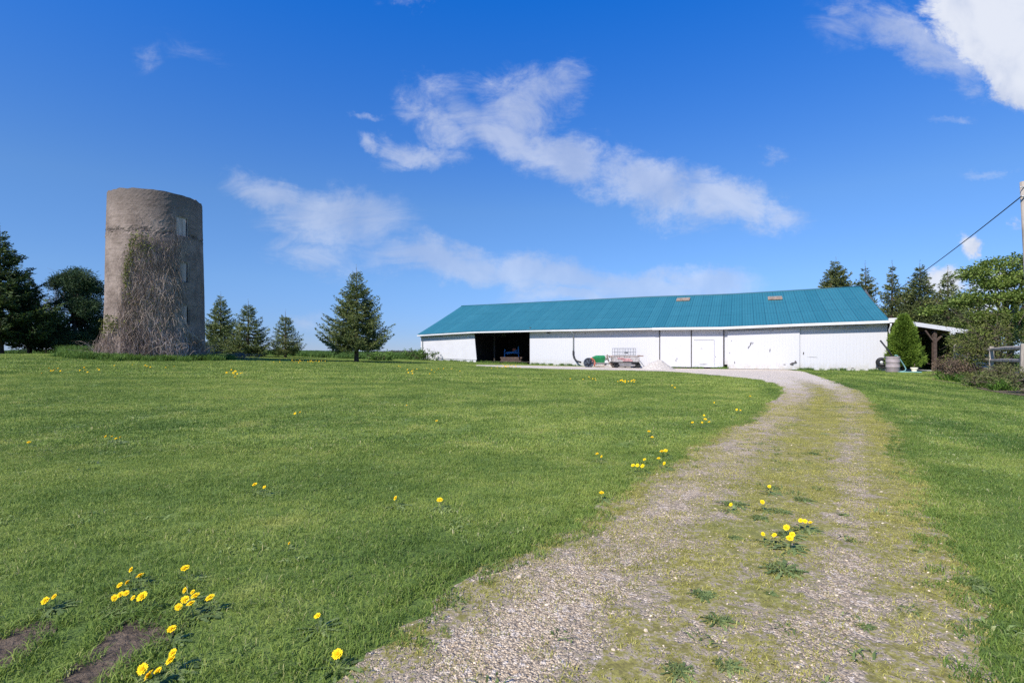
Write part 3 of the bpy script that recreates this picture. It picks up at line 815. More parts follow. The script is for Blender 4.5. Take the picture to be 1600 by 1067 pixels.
PS = gridpts(0.8, 10, 0.028, 0.5, 1.0); PS = PS[inside(PS, drive_poly)]
su, svv = drive_uv(PS); gs = gravelness(su, svv)
keep = rs.rand(len(PS)) < np.clip(gs - 0.16, 0.06, 1) * 0.95 * (0.25 + vnoise(PS, 3.1, 1)) * (0.4 + vnoise(PS, 9, 8)) * np.clip(1.5 - PS[:, 1] / 10, 0.3, 1)
PS = PS[keep]
n = len(PS); sc = np.exp(rs.randn(n) * 0.45) * 0.40
o = scatter('loose_gravel', [stone(s) for s in range(12)], lift(PS, 0.008), rs.rand(n) * 6.28, sc, M['stones'], 'loose pale gravel chips lying in the wheel tracks', 'gravel')

# ------------------------------------------------------------------ foliage builders
def tris_mesh(name, V, T, rnd):
    return np_mesh(name, V, T, False, {'rnd': ('FLOAT', rnd)})


class Leaves:
    def __init__(s, seed): s.r = np.random.RandomState(seed); s.p = []; s.d = []; s.l = []; s.w = []; s.rn = []; s.n = []
    def add(s, p, d_, l, w_, rn, nrm=None):
        p = np.atleast_2d(p); k = len(p)
        s.p.append(p); s.d.append(np.broadcast_to(d_, (k, 3)).copy()); s.l.append(np.broadcast_to(l, (k,)).copy()); s.w.append(np.broadcast_to(w_, (k,)).copy()); s.rn.append(np.broadcast_to(rn, (k,)).copy())
        s.n.append(s.r.randn(k, 3) if nrm is None else np.broadcast_to(nrm, (k, 3)).copy())
    def mesh(s, name, shape='leaf'):
        p = np.concatenate(s.p); d_ = np.concatenate(s.d); l = np.concatenate(s.l)[:, None]; w_ = np.concatenate(s.w)[:, None]; rn = np.concatenate(s.rn); nn = np.concatenate(s.n)
        d_ = d_ / (np.linalg.norm(d_, axis=1, keepdims=True) + 1e-9)
        sd = np.cross(d_, nn); sd /= (np.linalg.norm(sd, axis=1, keepdims=True) + 1e-9)
        up = np.cross(sd, d_)
        n = len(p)
        V = np.empty((n, 4, 3)); V[:, 0] = p; V[:, 1] = p + d_ * l * .45 + sd * w_ / 2 - up * l * .06; V[:, 2] = p + d_ * l; V[:, 3] = p + d_ * l * .45 - sd * w_ / 2 - up * l * .06
        b = np.arange(n)[:, None] * 4
        T = np.concatenate([b + np.array([[0, 1, 2]]), b + np.array([[0, 2, 3]])])
        return tris_mesh(name, V.reshape(-1, 3), T, np.repeat(rn, 4))


def tapered(mb, p, q, r0, r1, n=7, wob=0.0, seg=5, rr=random):
    p, q = Vector(p), Vector(q); pts = []; rad = []
    for i in range(seg + 1):
        u = i / seg; c = p.lerp(q, u)
        if 0 < i < seg: c += Vector((rr.uniform(-wob, wob), rr.uniform(-wob, wob), 0))
        pts.append(c); rad.append(r0 + (r1 - r0) * u)
    mb.tube(pts, rad, n); return pts


def spruce(px, Y, top, half, label, mat='spruce', clear=0.10, seed=1, gap=0.24, dens=1.0, droop=0.20, leader=0.085, group=None, name='spruce_tree', power=0.85, spray=0.15, thin=0.0, x=None, h=None, per=7, lenvar=0.25, sprayw=.5):
    """conifer: whorls of limbs with side twigs carrying needle sprays. top in photo rows, half width in photo columns"""
    rr = np.random.RandomState(seed)
    X = xat(px, Y) if x is None else x; gz_ = float(g(X, Y)); H = (zat(top, Y) - gz_) if h is None else h; Rm = half * Y / FPX
    root = thing(name, label, 'tree', (X, Y, gz_), group)
    mb = MB(); r_base = 0.020 * H + 0.03
    mb.tube([(0, 0, -0.1), (0, 0, H * .03), (0.01 * H * rr.randn() * .3, 0, H * .5), (0, 0, H * .98)], [r_base * 1.25, r_base, r_base * .55, 0.006], 9)
    z = clear * H; LV = Leaves(seed); tw = MB()
    ga_ = rr.rand() * 6.28
    while z < H * (1 - leader):
        u = (z - clear * H) / (H * (1 - clear)); u = min(max(u, 0), 1)
        env = .95 * Rm * ((1 - u) ** (power + .22 * u)) * (0.72 + 0.28 * min(1, u / 0.08 + .25)) + 0.012 * Rm; spr = spray * (0.55 + 0.45 * min(1, (1 - u) / .3))
        nb = int(round(per + 2 * rr.rand() - (3 if u > .85 else 0)))
        for k in range(nb):
            if rr.rand() < thin: continue
            ga_ += 2.39996 + rr.randn() * .25
            L_ = env * (1 - lenvar + 2 * lenvar * rr.rand() ** 0.8) * (1.0 if rr.rand() > .12 else 1.12)
            if L_ < 0.05: continue
            zz = z + rr.randn() * gap * .35
            ca, sa = math.cos(ga_), math.sin(ga_)
            ns = max(3, int(L_ / (0.13 / dens)))
            t_ = np.linspace(0, 1, ns + 1)
            rise = (0.16 + 0.40 * u)       # upper limbs point up, lower ones sag and turn up at the tip
            zc = zz + L_ * (rise * t_ * .6 - droop * (1 - u) * np.sin(t_ * math.pi * .85) * .8 + 0.14 * t_ ** 3)
            pr = L_ * t_
            bpts = np.stack([pr * ca, pr * sa, zc], 1)
            if L_ > 0.5: mb.tube([tuple(q) for q in bpts[[0, ns // 2, ns]]], [0.012 + L_ * .010, 0.008 + L_ * .005, 0.004], 4, False)
            dirv = np.array([ca, sa, 0.0]); sdv = np.array([-sa, ca, 0.0])
            br = rr.rand() * .5
            for i in range(1, ns + 1):
                if t_[i] < 0.18 and L_ > 0.5: continue
                rem = L_ * (1 - t_[i]); tl = (0.10 + 0.42 * rem + 0.06 * rr.rand()) * (0.7 + .5 * rr.rand()); tl = min(tl, 0.20 + 0.30 * L_)
                dt = (bpts[i] - bpts[i - 1]); dt = dt / (np.linalg.norm(dt) + 1e-9)
                for sgn in (-1, 1):
                    td = dt * (0.55 + .4 * rr.rand()) + sgn * sdv * (0.65 + .5 * rr.rand()) + np.array([0, 0, -0.18 + rr.randn() * .14]) + rr.randn(3) * .08
                    td /= np.linalg.norm(td)
                    m_ = max(3, int(tl / (0.055 / dens)))
                    q = bpts[i] + td * (np.linspace(0.05, 1, m_)[:, None] * tl)
                    dv = td + rr.randn(m_, 3) * .45 + np.array([0, 0, 0.10])
                    LV.add(q, dv, spr * (0.8 + .7 * rr.rand(m_)), spr * sprayw, np.clip(br + rr.rand(m_) * .5 + 0.1 * t_[i], 0, 1))
            LV.add(bpts[-1], dirv + np.array([0, 0, .3]), spr * 1.3, spr * .3, min(1, br + .4))
        z += gap * (0.75 + .5 * rr.rand()) * (1.0 if u < .6 else .8)
    # leader shoot
    lz = np.linspace(H * (1 - leader), H, 5)
    for q in lz: LV.add(np.array([[0, 0, q]] * 3), rr.randn(3, 3) * .5 + np.array([0, 0, .9]), spray * .5, spray * .16, .5 + rr.rand() * .3)
    mb.build('trunk', M['bark'], root)
    link('crown', LV.mesh('crown'), M[mat], root)
    return root


GB = 'spruces in a row on the far edge of the lawn'
spruce(557, 40, 414, 55, 'full young spruce standing alone in the middle of the lawn, left of the barn', clear=0.17, seed=3, per=8, lenvar=.36, gap=.24, power=1.08, sprayw=.42)
spruce(446, 43, 484, 28, 'smallest spruce of the row, between the lone spruce and two bigger ones', clear=0.14, seed=5, group=GB, gap=.2, spray=.13, leader=.16, power=1.15, sprayw=.42)
spruce(388, 42, 468, 38, 'middle-sized bushy spruce just left of the smallest spruce', clear=0.06, seed=6, group=GB, gap=.22, spray=.14, leader=.10, power=1.08, lenvar=.4, sprayw=.45)
spruce(345, 50, 457, 31, 'narrower spruce partly hidden by the right side of the silo', clear=0.05, seed=8, group=GB, gap=.26, spray=.15, mat='spruce', power=1.0, lenvar=.4)
spruce(0, 41, 350, 70, 'tall dark spruce at the left edge with bare twigs sticking out at its top', mat='spruce_dark', clear=0.15, seed=9, gap=.3, spray=.2, thin=.06, lenvar=.45, group='dark evergreens left of the silo', dens=.9, per=8, power=1.0)
spruce(46, 44, 425, 32, 'smaller dark spruce tucked against the right side of the tall left one', mat='spruce_dark', clear=0.12, seed=10, gap=.32, power=1.1, lenvar=.4, spray=.18, group='dark evergreens left of the silo', dens=.9, per=8)
GR = 'spruces behind the right end of the barn'
spruce(1306, 68, 403, 50, 'broad brownish spruce whose top shows above the ridge of the teal roof', mat='thin_spruce', sprayw=.42, leader=.06, seed=11, gap=.42, spray=.3, dens=.68, group=GR, per=9, lenvar=.35, power=.75)
spruce(1352, 62, 409, 42, 'ragged spruce rising just behind the peak of the roof', mat='thin_spruce', sprayw=.38, leader=.07, seed=12, gap=.45, spray=.28, dens=.68, group=GR, thin=.15, lenvar=.45, power=1.0)
spruce(1394, 58, 408, 44, 'sparse spruce with a long bare leader, right of the roof peak', mat='thin_spruce', sprayw=.38, leader=.07, seed=13, gap=.42, spray=.27, dens=.68, group=GR, thin=.22, lenvar=.45, power=1.3)
spruce(1437, 56, 408, 48, 'dense spruce standing behind the round-topped bright green dwarf spruce', mat='thin_spruce', sprayw=.38, leader=.07, seed=14, gap=.38, spray=.27, dens=.7, group=GR, thin=.08, lenvar=.45, power=1.0, per=8)
spruce(1481, 56, 416, 42, 'slim spruce beside the big spreading leafy tree', mat='spruce', seed=15, gap=.42, spray=.26, dens=.7, group=GR, thin=.15, lenvar=.4, power=1.1, leader=.08, sprayw=.38)
spruce(1336, 74, 440, 40, 'low spruce between the two spruces behind the roof', mat='thin_spruce', sprayw=.38, leader=.07, seed=16, gap=.5, spray=.3, dens=.5, group=GR)
spruce(1415, 66, 440, 50, 'shaded spruce deep behind the gap left of the dense spruce', mat='spruce', seed=17, gap=.5, spray=.3, dens=.5, group=GR)
spruce(1462, 66, 455, 50, 'shaded spruce deep behind the gap right of the dense spruce', mat='spruce', seed=18, gap=.5, spray=.3, dens=.5, group=GR)
spruce(1516, 60, 440, 50, 'spruce mostly hidden behind the left side of the spreading leafy tree', mat='spruce', seed=19, gap=.5, spray=.3, dens=.5, group=GR)
# a tree left of the view whose shade crosses the far left lawn
spruce(0, 28, 300, 80, 'tall spruce standing left of the view', mat='spruce_dark', clear=0.12, seed=21, gap=.4, spray=.3, dens=.5, x=-35.5, h=9.0)


def puff_tree(px, Y, name, label, cat, mat, clumps, leaf, count, seed, trunk=None, flat=0.45, group=None, limbs=True, lay=True, leafw=.6, bark='bark'):
    """crown of leaf clumps given as (dx, z, radius) metres about the trunk; every clump scatters leaves through its volume"""
    rr = np.random.RandomState(seed); X = xat(px, Y); gz_ = float(g(X, Y))
    root = thing(name, label, cat, (X, Y, gz_), group)
    LV = Leaves(seed); mb = MB()
    th = trunk or (clumps[0][1] * .5, 0.1)
    if limbs: mb.tube([(0, 0, -.1), (0.02, 0, th[0] * .5), (0, .03, th[0])], [th[1] * 1.3, th[1], th[1] * .8], 8)
    for (dx, dy, z, r) in clumps:
        k = max(10, int(count * (r ** 1.8)))
        v = rr.randn(k, 3); v /= np.linalg.norm(v, axis=1, keepdims=True); q = v * (rr.rand(k, 1) ** .45) * r
        # leaves gather in twig sprays
        ns = max(4, k // 10); cent = q[:ns]; w_ = rr.randint(0, ns, k); q = cent[w_] + rr.randn(k, 3) * r * .17
        q[:, 2] *= flat
        p = q + np.array([dx, dy, z])
        br = rr.rand(ns)[w_] * .6
        d_ = q * np.array([1, 1, .3]) / r + rr.randn(k, 3) * .5
        nr = rr.randn(k, 3) * .5 + np.array([0, 0, 1.0 if lay else 0.2])
        LV.add(p, d_, leaf * (0.6 + .8 * rr.rand(k)), leaf * leafw, np.clip(br + rr.rand(k) * .4, 0, 1), nr)
        if limbs:
            mb.tube([(0, 0, th[0] * (.6 + .4 * rr.rand())), (dx * .45, dy * .45, (th[0] + z) * .5), (dx * .9, dy * .9, z - r * .1)], [th[1] * .45, th[1] * .28, 0.012], 5)
            for j in range(6):
                e = rr.randn(3) * r * .45; e[2] *= flat
                mb.tube([(dx * .7, dy * .7, z - r * .12), (dx + e[0] * .6, dy + e[1] * .6, z + e[2] * .4), (dx + e[0] * 1.6, dy + e[1] * 1.6, z + e[2] * 1.3)], [0.02, 0.012, 0.004], 4)
    if limbs: mb.build('trunk', M[bark], root)
    link('crown', LV.mesh('crown'), M[mat], root)
    return root


# pine left of the silo
rr0 = random.Random(4)
cl = []
for k in range(34):
    a = rr0.uniform(0, 6.28); hz = rr0.uniform(0.5, 6.6); e = 2.9 * math.sqrt(max(0.05, 1 - ((hz - 2.6) / 4.6) ** 2)) * rr0.uniform(.35, .85)
    cl.append((math.cos(a) * e, math.sin(a) * e, hz, rr0.uniform(.7, 1.1)))
for k in range(16):
    a = rr0.uniform(0, 6.28); cl.append((math.cos(a) * rr0.uniform(1.2, 2.3), math.sin(a) * rr0.uniform(1.2, 2.3), rr0.uniform(.5, 1.6), rr0.uniform(.7, 1.0)))
cl += [(0.1, 0, 6.9, .5), (.5, .2, 6.5, .6), (-1.4, 0, 6.2, .6), (-1.9, 0, 5.9, .45), (1.5, 0, 6.0, .6), (2.3, 0, 5.3, .6)]
puff_tree(116, 45, 'pine_tree', 'round bushy dark green pine between the left spruces and the silo', 'tree', 'pine', cl, .26, 1500, 31, trunk=(3.5, .16), flat=.85, lay=False, leafw=.22, group='dark evergreens left of the silo')
# light green leafy sapling between them
puff_tree(72, 48, 'leafy_tree', 'small light green leafy tree peeping between the dark evergreens', 'tree', 'maple',
          [(0, 0, 3.4, .9), (.4, .2, 4.4, .7), (-.4, 0, 2.4, .9), (.6, 0, 2.4, .8), (.2, 0, 5.0, .4)], .13, 260, 32, trunk=(2.6, .05))

# big layered broadleaf at right
rr0 = random.Random(9)
cl = []
lay = [(-1.7, 0, 5.45, .9), (-0.4, .3, 5.9, 1.0), (1.0, 0, 6.1, 1.1), (2.0, .4, 5.7, 1.1), (-1.2, -.4, 4.9, .9), (.3, -.6, 5.2, 1.0), (1.7, -.6, 5.0, 1.1), (3.2, 0, 5.0, 1.2),
       (-2.1, -.2, 4.1, .9), (-2.7, 0, 3.9, .7), (-.9, -.8, 4.1, 1.0), (.4, -1, 4.3, 1.1), (1.6, -1, 4.1, 1.1), (3.0, -.5, 4.0, 1.2), (-1.9, -.5, 3.2, .7), (-1.2, -1, 3.2, 1.0),
       (.2, -1, 3.3, 1.1), (1.6, -1, 3.2, 1.1), (3, -1, 3.0, 1.2), (-1.6, -.4, 2.4, .9), (0, -.4, 2.3, 1.0), (1.6, 0, 2.2, 1.0)]
cl = [(a, b, c, d_) for a, b, c, d_ in lay] + [(a + rr0.uniform(-.5, .5), b + 1.2, c - .25, d_ * .9) for a, b, c, d_ in lay[1:20:2]]
puff_tree(1578, 27, 'broadleaf_tree', 'big spreading leafy tree with layered branches at the right edge, above the fence', 'tree', 'maple', cl, .15, 1000, 33, trunk=(3.0, .14), flat=.36)
# olive shrub tree in front
rr0 = random.Random(12)
cl = [(rr0.uniform(-1.5, 2.2), rr0.uniform(-.8, .8), rr0.uniform(.9, 2.9), rr0.uniform(.5, .8)) for k in range(26)] + [(-1.1, 0, 2.3, .5), (0, 0, 3.2, .5), (.9, 0, 3.3, .55), (1.6, 0, 3.5, .5), (-1.6, 0, 1.6, .5)]
puff_tree(1558, 24.5, 'tall_shrub', 'airy olive green shrub with thin stems right behind the rail fence', 'shrub', 'olive', cl, .075, 560, 34, trunk=(.9, .05), flat=.95, lay=False)
# evergreens seen under the lean-to roof
GH = 'dark evergreens seen under the lean-to roof'
for i, (px_, Y_, w_, lab) in enumerate([(1436, 45, 1.5, 'dark evergreen under the roof left of the wooden post'), (1484, 44, 1.6, 'dark evergreen with pale tips just right of the wooden post'), (1462, 49, 1.7, 'deep shaded evergreen straight behind the wooden post'), (1528, 42, 1.7, 'dark evergreen under the low end of the roof'), (1412, 49, 1.7, 'dark evergreen behind the bright dwarf spruce')]):
    spruce(px_, Y_, 505 if px_ < 1500 else 498, 36, lab, mat='hedge', clear=0.0, seed=50 + i, gap=.26, spray=.2, dens=.7, group=GH, per=8, power=.45, lenvar=.2)
# bare twig trees at the far left
def bare_tree(px, Y, top, label, seed, group=None):
    r = random.Random(seed); X = xat(px, Y); gz_ = float(g(X, Y)); H = zat(top, Y) - gz_
    root = thing('bare_tree', label, 'tree', (X, Y, gz_), group); mb = MB(); tr = MB()
    def grow(p, d_, L_, rad, depth, target):
        q = p + d_ * L_
        target.tube([tuple(p), tuple(p.lerp(q, .5) + Vector((r.uniform(-.04, .04), r.uniform(-.04, .04), 0)) * L_), tuple(q)], [rad, rad * .8, rad * .6], 4, False)
        if depth == 0: return
        for k in range(3 if depth > 2 else 4):
            nd = (d_ + Vector((r.uniform(-.7, .7), r.uniform(-.7, .7), r.uniform(-.1, .5)))).normalized()
            grow(p.lerp(q, r.uniform(.5, 1)), nd, L_ * r.uniform(.55, .8), max(rad * .55, .008), depth - 1, mb)
    for k in range(3): grow(Vector((r.uniform(-.3, .3), r.uniform(-.2, .2), -.1)), Vector((r.uniform(-.25, .25), r.uniform(-.2, .2), 1)).normalized(), H * .36, .06, 5, tr)
    tr.build('trunk', M['twig'], root); mb.build('branch', M['twig'], root)
    return root
GT = 'bare trees behind the left evergreens'
bare_tree(66, 62, 428, 'bare grey tree showing its twig tips between the dark evergreens', 1, GT)
bare_tree(40, 60, 500, 'low bare tree with stems visible under the left spruce', 2, GT)
bare_tree(92, 58, 500, 'low bare tree with slanting stems beneath the pine', 3, GT)

# long white plastic covered heap behind the trees
mb = MB(); Yb = 66.0; zb = float(g(-50, Yb))
for k in range(13):
    pass
prof = [(u, 0.75 * math.sin(math.pi * min(1, max(0, u))) ** .5) for u in np.linspace(0, 1, 14)]
pts = [(xat(60 + 70 * u, Yb), Yb, zb + .1) for u, r_ in prof]; mb.tube(pts, [max(.05, r_ * 1.35) for u, r_ in prof], 16)
tag(mb.build('feed_bag', M['bag']), 'long low white plastic heap seen beneath the dark pine', 'heap')

# ------------------------------------------------------------------ silo
SX, SY, SR = -21.0, 31.0, 2.44
SG = float(g(SX, SY))
silo = thing('silo', 'tall roofless concrete silo with dry vines on its front', 'silo', (SX, SY, SG))
H0 = zat(300, SY - 1.5) - SG
FA = math.degrees(math.atan2(-SY, -SX)) + 0.0           # angle of the side facing the camera
FA = math.degrees(math.atan2(0 - SY, 0 - SX))
NT_, NZ = 144, 100
ths = np.linspace(0, 2 * math.pi, NT_, endpoint=False); zs = np.linspace(-0.3, H0, NZ + 1)
def silo_r(z): return SR * (1.03 - 0.075 * (z / H0))
rn_ = np.random.RandomState(3)
topn = np.interp(np.degrees(ths), np.arange(0, 361, 6), np.concatenate([[0.0], -np.abs(rn_.randn(60)) * .05]))
wa = FA + 31.5                                            # windows sit right of the side that faces the camera
def win_cells():
    out = []
    for (yt, yb) in ((337, 368), (408, 440), (475, 507)):
        out.append((zat(yb, SY - 1.2) - SG, zat(yt, SY - 1.2) - SG))
    return out
wins = win_cells()
half_w = 0.37
th_w = R(wa); dth = half_w / SR
# choose grid lines that follow the openings
ths = np.sort(np.concatenate([[(th_w - dth) % (2 * math.pi), (th_w + dth) % (2 * math.pi)], [t for t in ths if abs((t - th_w + math.pi) % (2 * math.pi) - math.pi) > dth + .02 or abs((t - th_w + math.pi) % (2 * math.pi) - math.pi) < dth - .02]]))
zl = sorted(set(list(np.round(zs, 4)) + [round(v, 4) for wn2 in wins for v in wn2]))
NTH, NZL = len(ths), len(zl)
topn = np.interp(np.degrees(ths), np.arange(0, 361, 6), np.concatenate([[0.0], -np.abs(rn_.randn(60)) * .06]))
Vo, uvo, Vi, uvi = [], [], [], []
for z in zl:
    for j, th in enumerate(ths):
        zz = z + (topn[j] if z > H0 - .05 else 0)
        r_ = silo_r(z) + 0.006 * math.sin(th * 7 + z) + (0.012 * rn_.randn() if 6.8 < z < 7.3 else 0.003 * rn_.randn())
        Vo.append((r_ * math.cos(th), r_ * math.sin(th), zz)); uvo.append((th * SR, zz))
        ri = r_ - 0.22; Vi.append((ri * math.cos(th), ri * math.sin(th), zz)); uvi.append((th * SR + 20, zz))
Fq = []; no = len(Vo)
def is_win(j, i):
    tc_ = (ths[j] + ((ths[(j + 1) % NTH] - ths[j]) % (2 * math.pi)) / 2); zc_ = (zl[i] + zl[i + 1]) / 2
    da = abs((tc_ - th_w + math.pi) % (2 * math.pi) - math.pi)
    return da < dth and any(a < zc_ < b for a, b in wins)
for i in range(NZL - 1):
    for j in range(NTH):
        j2 = (j + 1) % NTH
        if is_win(j, i): continue
        Fq.append((i * NTH + j, i * NTH + j2, (i + 1) * NTH + j2, (i + 1) * NTH + j))
        Fq.append((no + i * NTH + j, no + (i + 1) * NTH + j, no + (i + 1) * NTH + j2, no + i * NTH + j2))
        # reveals
        if is_win((j + 1) % NTH, i): Fq.append((i * NTH + j2, no + i * NTH + j2, no + (i + 1) * NTH + j2, (i + 1) * NTH + j2))
        if is_win((j - 1) % NTH, i): Fq.append((i * NTH + j, (i + 1) * NTH + j, no + (i + 1) * NTH + j, no + i * NTH + j))
        if i + 1 < NZL - 1 and is_win(j, i + 1): Fq.append(((i + 1) * NTH + j, (i + 1) * NTH + j2, no + (i + 1) * NTH + j2, no + (i + 1) * NTH + j))
        if i > 0 and is_win(j, i - 1): Fq.append((i * NTH + j, no + i * NTH + j, no + i * NTH + j2, i * NTH + j2))
i = NZL - 1
for j in range(NTH):
    j2 = (j + 1) % NTH; Fq.append((i * NTH + j, i * NTH + j2, no + i * NTH + j2, no + i * NTH + j))
link('wall', np_mesh('wall', Vo + Vi, Fq, False, uv=uvo + uvi), M['silo'], silo)
board_mat = simple('bleached_board', (0.50, 0.41, 0.36), 0.9, 0.2, 6, stretch=(1, 1, .2), bump=0.01)
wv_ = Vector((math.cos(th_w), math.sin(th_w), 0)); wt = Vector((-math.sin(th_w), math.cos(th_w), 0))
for a, b in wins:
    fr = MB(); zc_ = (a + b) / 2; r_ = silo_r(zc_)
    for sgn in (-1, 1): fr.box(wv_ * (r_ - .10) + wt * (sgn * (half_w - .03)) + Vector((0, 0, zc_)), (.10, .05, b - a - .02), wv_, wt)
    fr.box(wv_ * (r_ - .10) + Vector((0, 0, b - .035)), (.10, half_w * 2 - .12, .05), wv_, wt)
    f_ = fr.build('window', M['wood_grey'], silo)
    bd = MB()
    for k in range(3): bd.box(wv_ * (r_ - .095 - .010 * (k % 2)) + wt * (-.26 + k * .20) + Vector((0, 0, zc_ - .02)), (.025, .195, b - a - .10), wv_, wt)
    bd.build('shutter', board_mat, f_)
# white spalled patch below the joint
# dry vines
rv = np.random.RandomState(5)
def vine_top(phi):
    xs_ = [-95, -70, -50, -42, -34, -24, 0, 16, 24, 29, 34, 46, 60, 95]
    hs_ = [0.8, 1.5, 1.9, 3.2, 5.2, 6.7, 6.5, 6.6, 7.0, 7.2, 2.6, 1.8, 1.6, 1.0]
    return np.interp(phi, xs_, hs_)
Vv, Tv, Rv = [], [], []; off = 0
strands = []
for s_ in range(2300):
    mode = rv.rand()
    if mode < .55: phi = rv.uniform(-34, 27)
    elif mode < .80: phi = rv.uniform(8, 27)
    else: phi = rv.uniform(-95, 80)
    zt = vine_top(phi) * rv.uniform(.35, 1.02) if mode < .8 else vine_top(phi) * rv.uniform(.5, 1.25)
    z0 = 0.0 if rv.rand() < .55 else zt * rv.uniform(0, .7)
    n_ = max(6, int((zt - z0) / .16)); zz = np.linspace(z0, zt, n_)
    thick_off = (0.05 + 0.30 * rv.rand() ** 2) * (1.0 + 0.9 * np.clip((1.6 - zz) / 1.6, 0, 1))
    ph = phi + np.cumsum(rv.randn(n_)) * 1.0 + np.sin(zz * rv.uniform(.5, 1.6) + rv.rand() * 6) * 2.6
    capr = 23.5 + 2.5 * rv.randn() + (14 if rv.rand() < .10 else 0) + 15 * np.clip((zz - 5.5) / .5, 0, 1) * rv.rand()
    ph = np.minimum(ph, capr + 55 * np.clip((1.9 - zz) / 1.9, 0, 1)) + rv.randn(n_) * .5
    rad_ = silo_r(zz) + thick_off * (0.5 + .5 * np.sin(zz * 2 + rv.rand() * 6) ** 2) + rv.randn(n_) * .02
    th = np.radians(FA + ph)
    strands.append((np.stack([rad_ * np.cos(th), rad_ * np.sin(th), zz], 1), rv.uniform(.004, .013), rv.rand()))
    if rv.rand() < .45:   # hanging loose end
        k = rv.randint(2, n_); p = strands[-1][0][k - 1]
        m_ = 6; dd = np.array([np.cos(th[k - 1]), np.sin(th[k - 1]), 0])
        tt = np.linspace(0, 1, m_)[:, None]; L_ = rv.uniform(.3, .8)
        side = np.array([-dd[1], dd[0], 0]) * rv.uniform(-.7, .7)
        q = p + (dd * .35 * tt + side * tt) * L_ + np.array([0, 0, 1]) * (0.3 * tt - tt ** 2 * rv.uniform(.4, 1.2)) * L_
        strands.append((q, rv.uniform(.004, .009), rv.rand()))
for k in range(260):       # brambly heap at the foot
    phi = rv.uniform(-100, 88); th = R(FA + phi); r_ = silo_r(0) + rv.uniform(.05, .6)
    p = np.array([r_ * math.cos(th), r_ * math.sin(th), 0]); dirh = rv.randn(3); dirh[2] = 0
    tt = np.linspace(0, 1, 7)[:, None]; L_ = rv.uniform(.6, 1.5); hh = rv.uniform(.35, 1.05)
    q = p + dirh * .45 * tt * L_ + np.array([0, 0, 1]) * (np.sin(tt * 1.9 * rv.uniform(.7, 1.2)) * hh)
    strands.append((q, rv.uniform(.005, .011), rv.rand()))
for q, rad_, rnd_ in strands:
    n_ = len(q); t_ = np.gradient(q, axis=0); t_ /= (np.linalg.norm(t_, axis=1, keepdims=True) + 1e-9)
    a_ = np.cross(t_, np.array([.3, .5, .2])); a_ /= (np.linalg.norm(a_, axis=1, keepdims=True) + 1e-9); b_ = np.cross(t_, a_)
    rr_ = np.linspace(rad_, rad_ * .45, n_)[:, None]
    ring = np.stack([q + (a_ * math.cos(c_) + b_ * math.sin(c_)) * rr_ for c_ in (0, 2.094, 4.189)], 1).reshape(-1, 3)
    ii = (np.arange(n_ - 1) * 3)[:, None]; fs = []
    for c_ in range(3):
        c2 = (c_ + 1) % 3; fs.append(np.concatenate([ii + c_, ii + c2, ii + 3 + c2, ii + 3 + c_], 1))
    Vv.append(ring); Tv.append(np.concatenate(fs) + off); Rv.append(np.full(n_ * 3, rnd_)); off += n_ * 3
vine = thing('dead_vine', 'thick tangle of dry grey-brown vine stems climbing the silo', 'vine', (SX, SY, SG))
link('stems', np_mesh('stems', np.concatenate(Vv), np.concatenate(Tv), False, {'rnd': ('FLOAT', np.concatenate(Rv))}), M['vine'], vine)
LV = Leaves(8)
for (ph0, z0, sp_, sz, cnt) in [(-26, 5.6, 2, .35, 60), (-29, 5.0, 2, .4, 90), (-31, 4.5, 2, .3, 100), (-30, 3.8, 2, .5, 45), (-24, 6.2, 4, .3, 50), (-14, 6.0, 5, .3, 55), (-6, 6.0, 6, .35, 45), (-18, 6.6, 4, .2, 35), (-4, 3.2, 4, .5, 25),
                                (-50, 1.9, 8, .22, 170), (-60, 1.5, 5, .2, 60), (10, 1.8, 8, .6, 25), (-20, 2.4, 5, .5, 40)]:
    ph = ph0 + rv.randn(cnt) * sp_; z_ = z0 + rv.randn(cnt) * sz; th = np.radians(FA + ph); rr_ = silo_r(z_) + rv.uniform(.1, .35, cnt)
    p = np.stack([rr_ * np.cos(th), rr_ * np.sin(th), z_], 1)
    LV.add(p, rv.randn(cnt, 3) + np.array([0, 0, -.4]), .10 + .06 * rv.rand(cnt), .07, rv.rand(cnt))
link('leaves', LV.mesh('leaves'), M['vine_leaf'], vine)

# rough green weeds round the foot of the silo
def clumps_on(points, name, label, cat, mat, protos, smin=.8, smax=1.3):
    P_ = np.array(points); n = len(P_)
    return scatter(name, protos, lift(P_), rs.rand(n) * 6.28, smin + rs.rand(n) * (smax - smin), mat, label, cat)
protoT = [blades(90, 0.55, .22, .50, .012, .028, .55, 200 + s, True) for s in range(4)]
pts = []
for k in range(260):
    ph = rv.uniform(-120, 100); r_ = SR + .35 + abs(rv.randn()) * .55 + (1.0 if ph < -60 and rv.rand() < .5 else 0); th = R(FA + ph)
    pts.append((SX + r_ * math.cos(th), SY + r_ * math.sin(th)))
clumps_on(pts, 'rough_grass', 'rough green weeds round the foot of the silo', 'weeds', M['tall'], protoT, .55, 1.05)
pts = [(xat(px_, Y_), Y_) for px_, Y_ in zip(rv.uniform(95, 165, 46), rv.uniform(30, 32, 46))]
clumps_on(pts, 'rough_grass', 'dark green weed bank left of the silo foot', 'weeds', M['tall'], protoT, .9, 1.5)
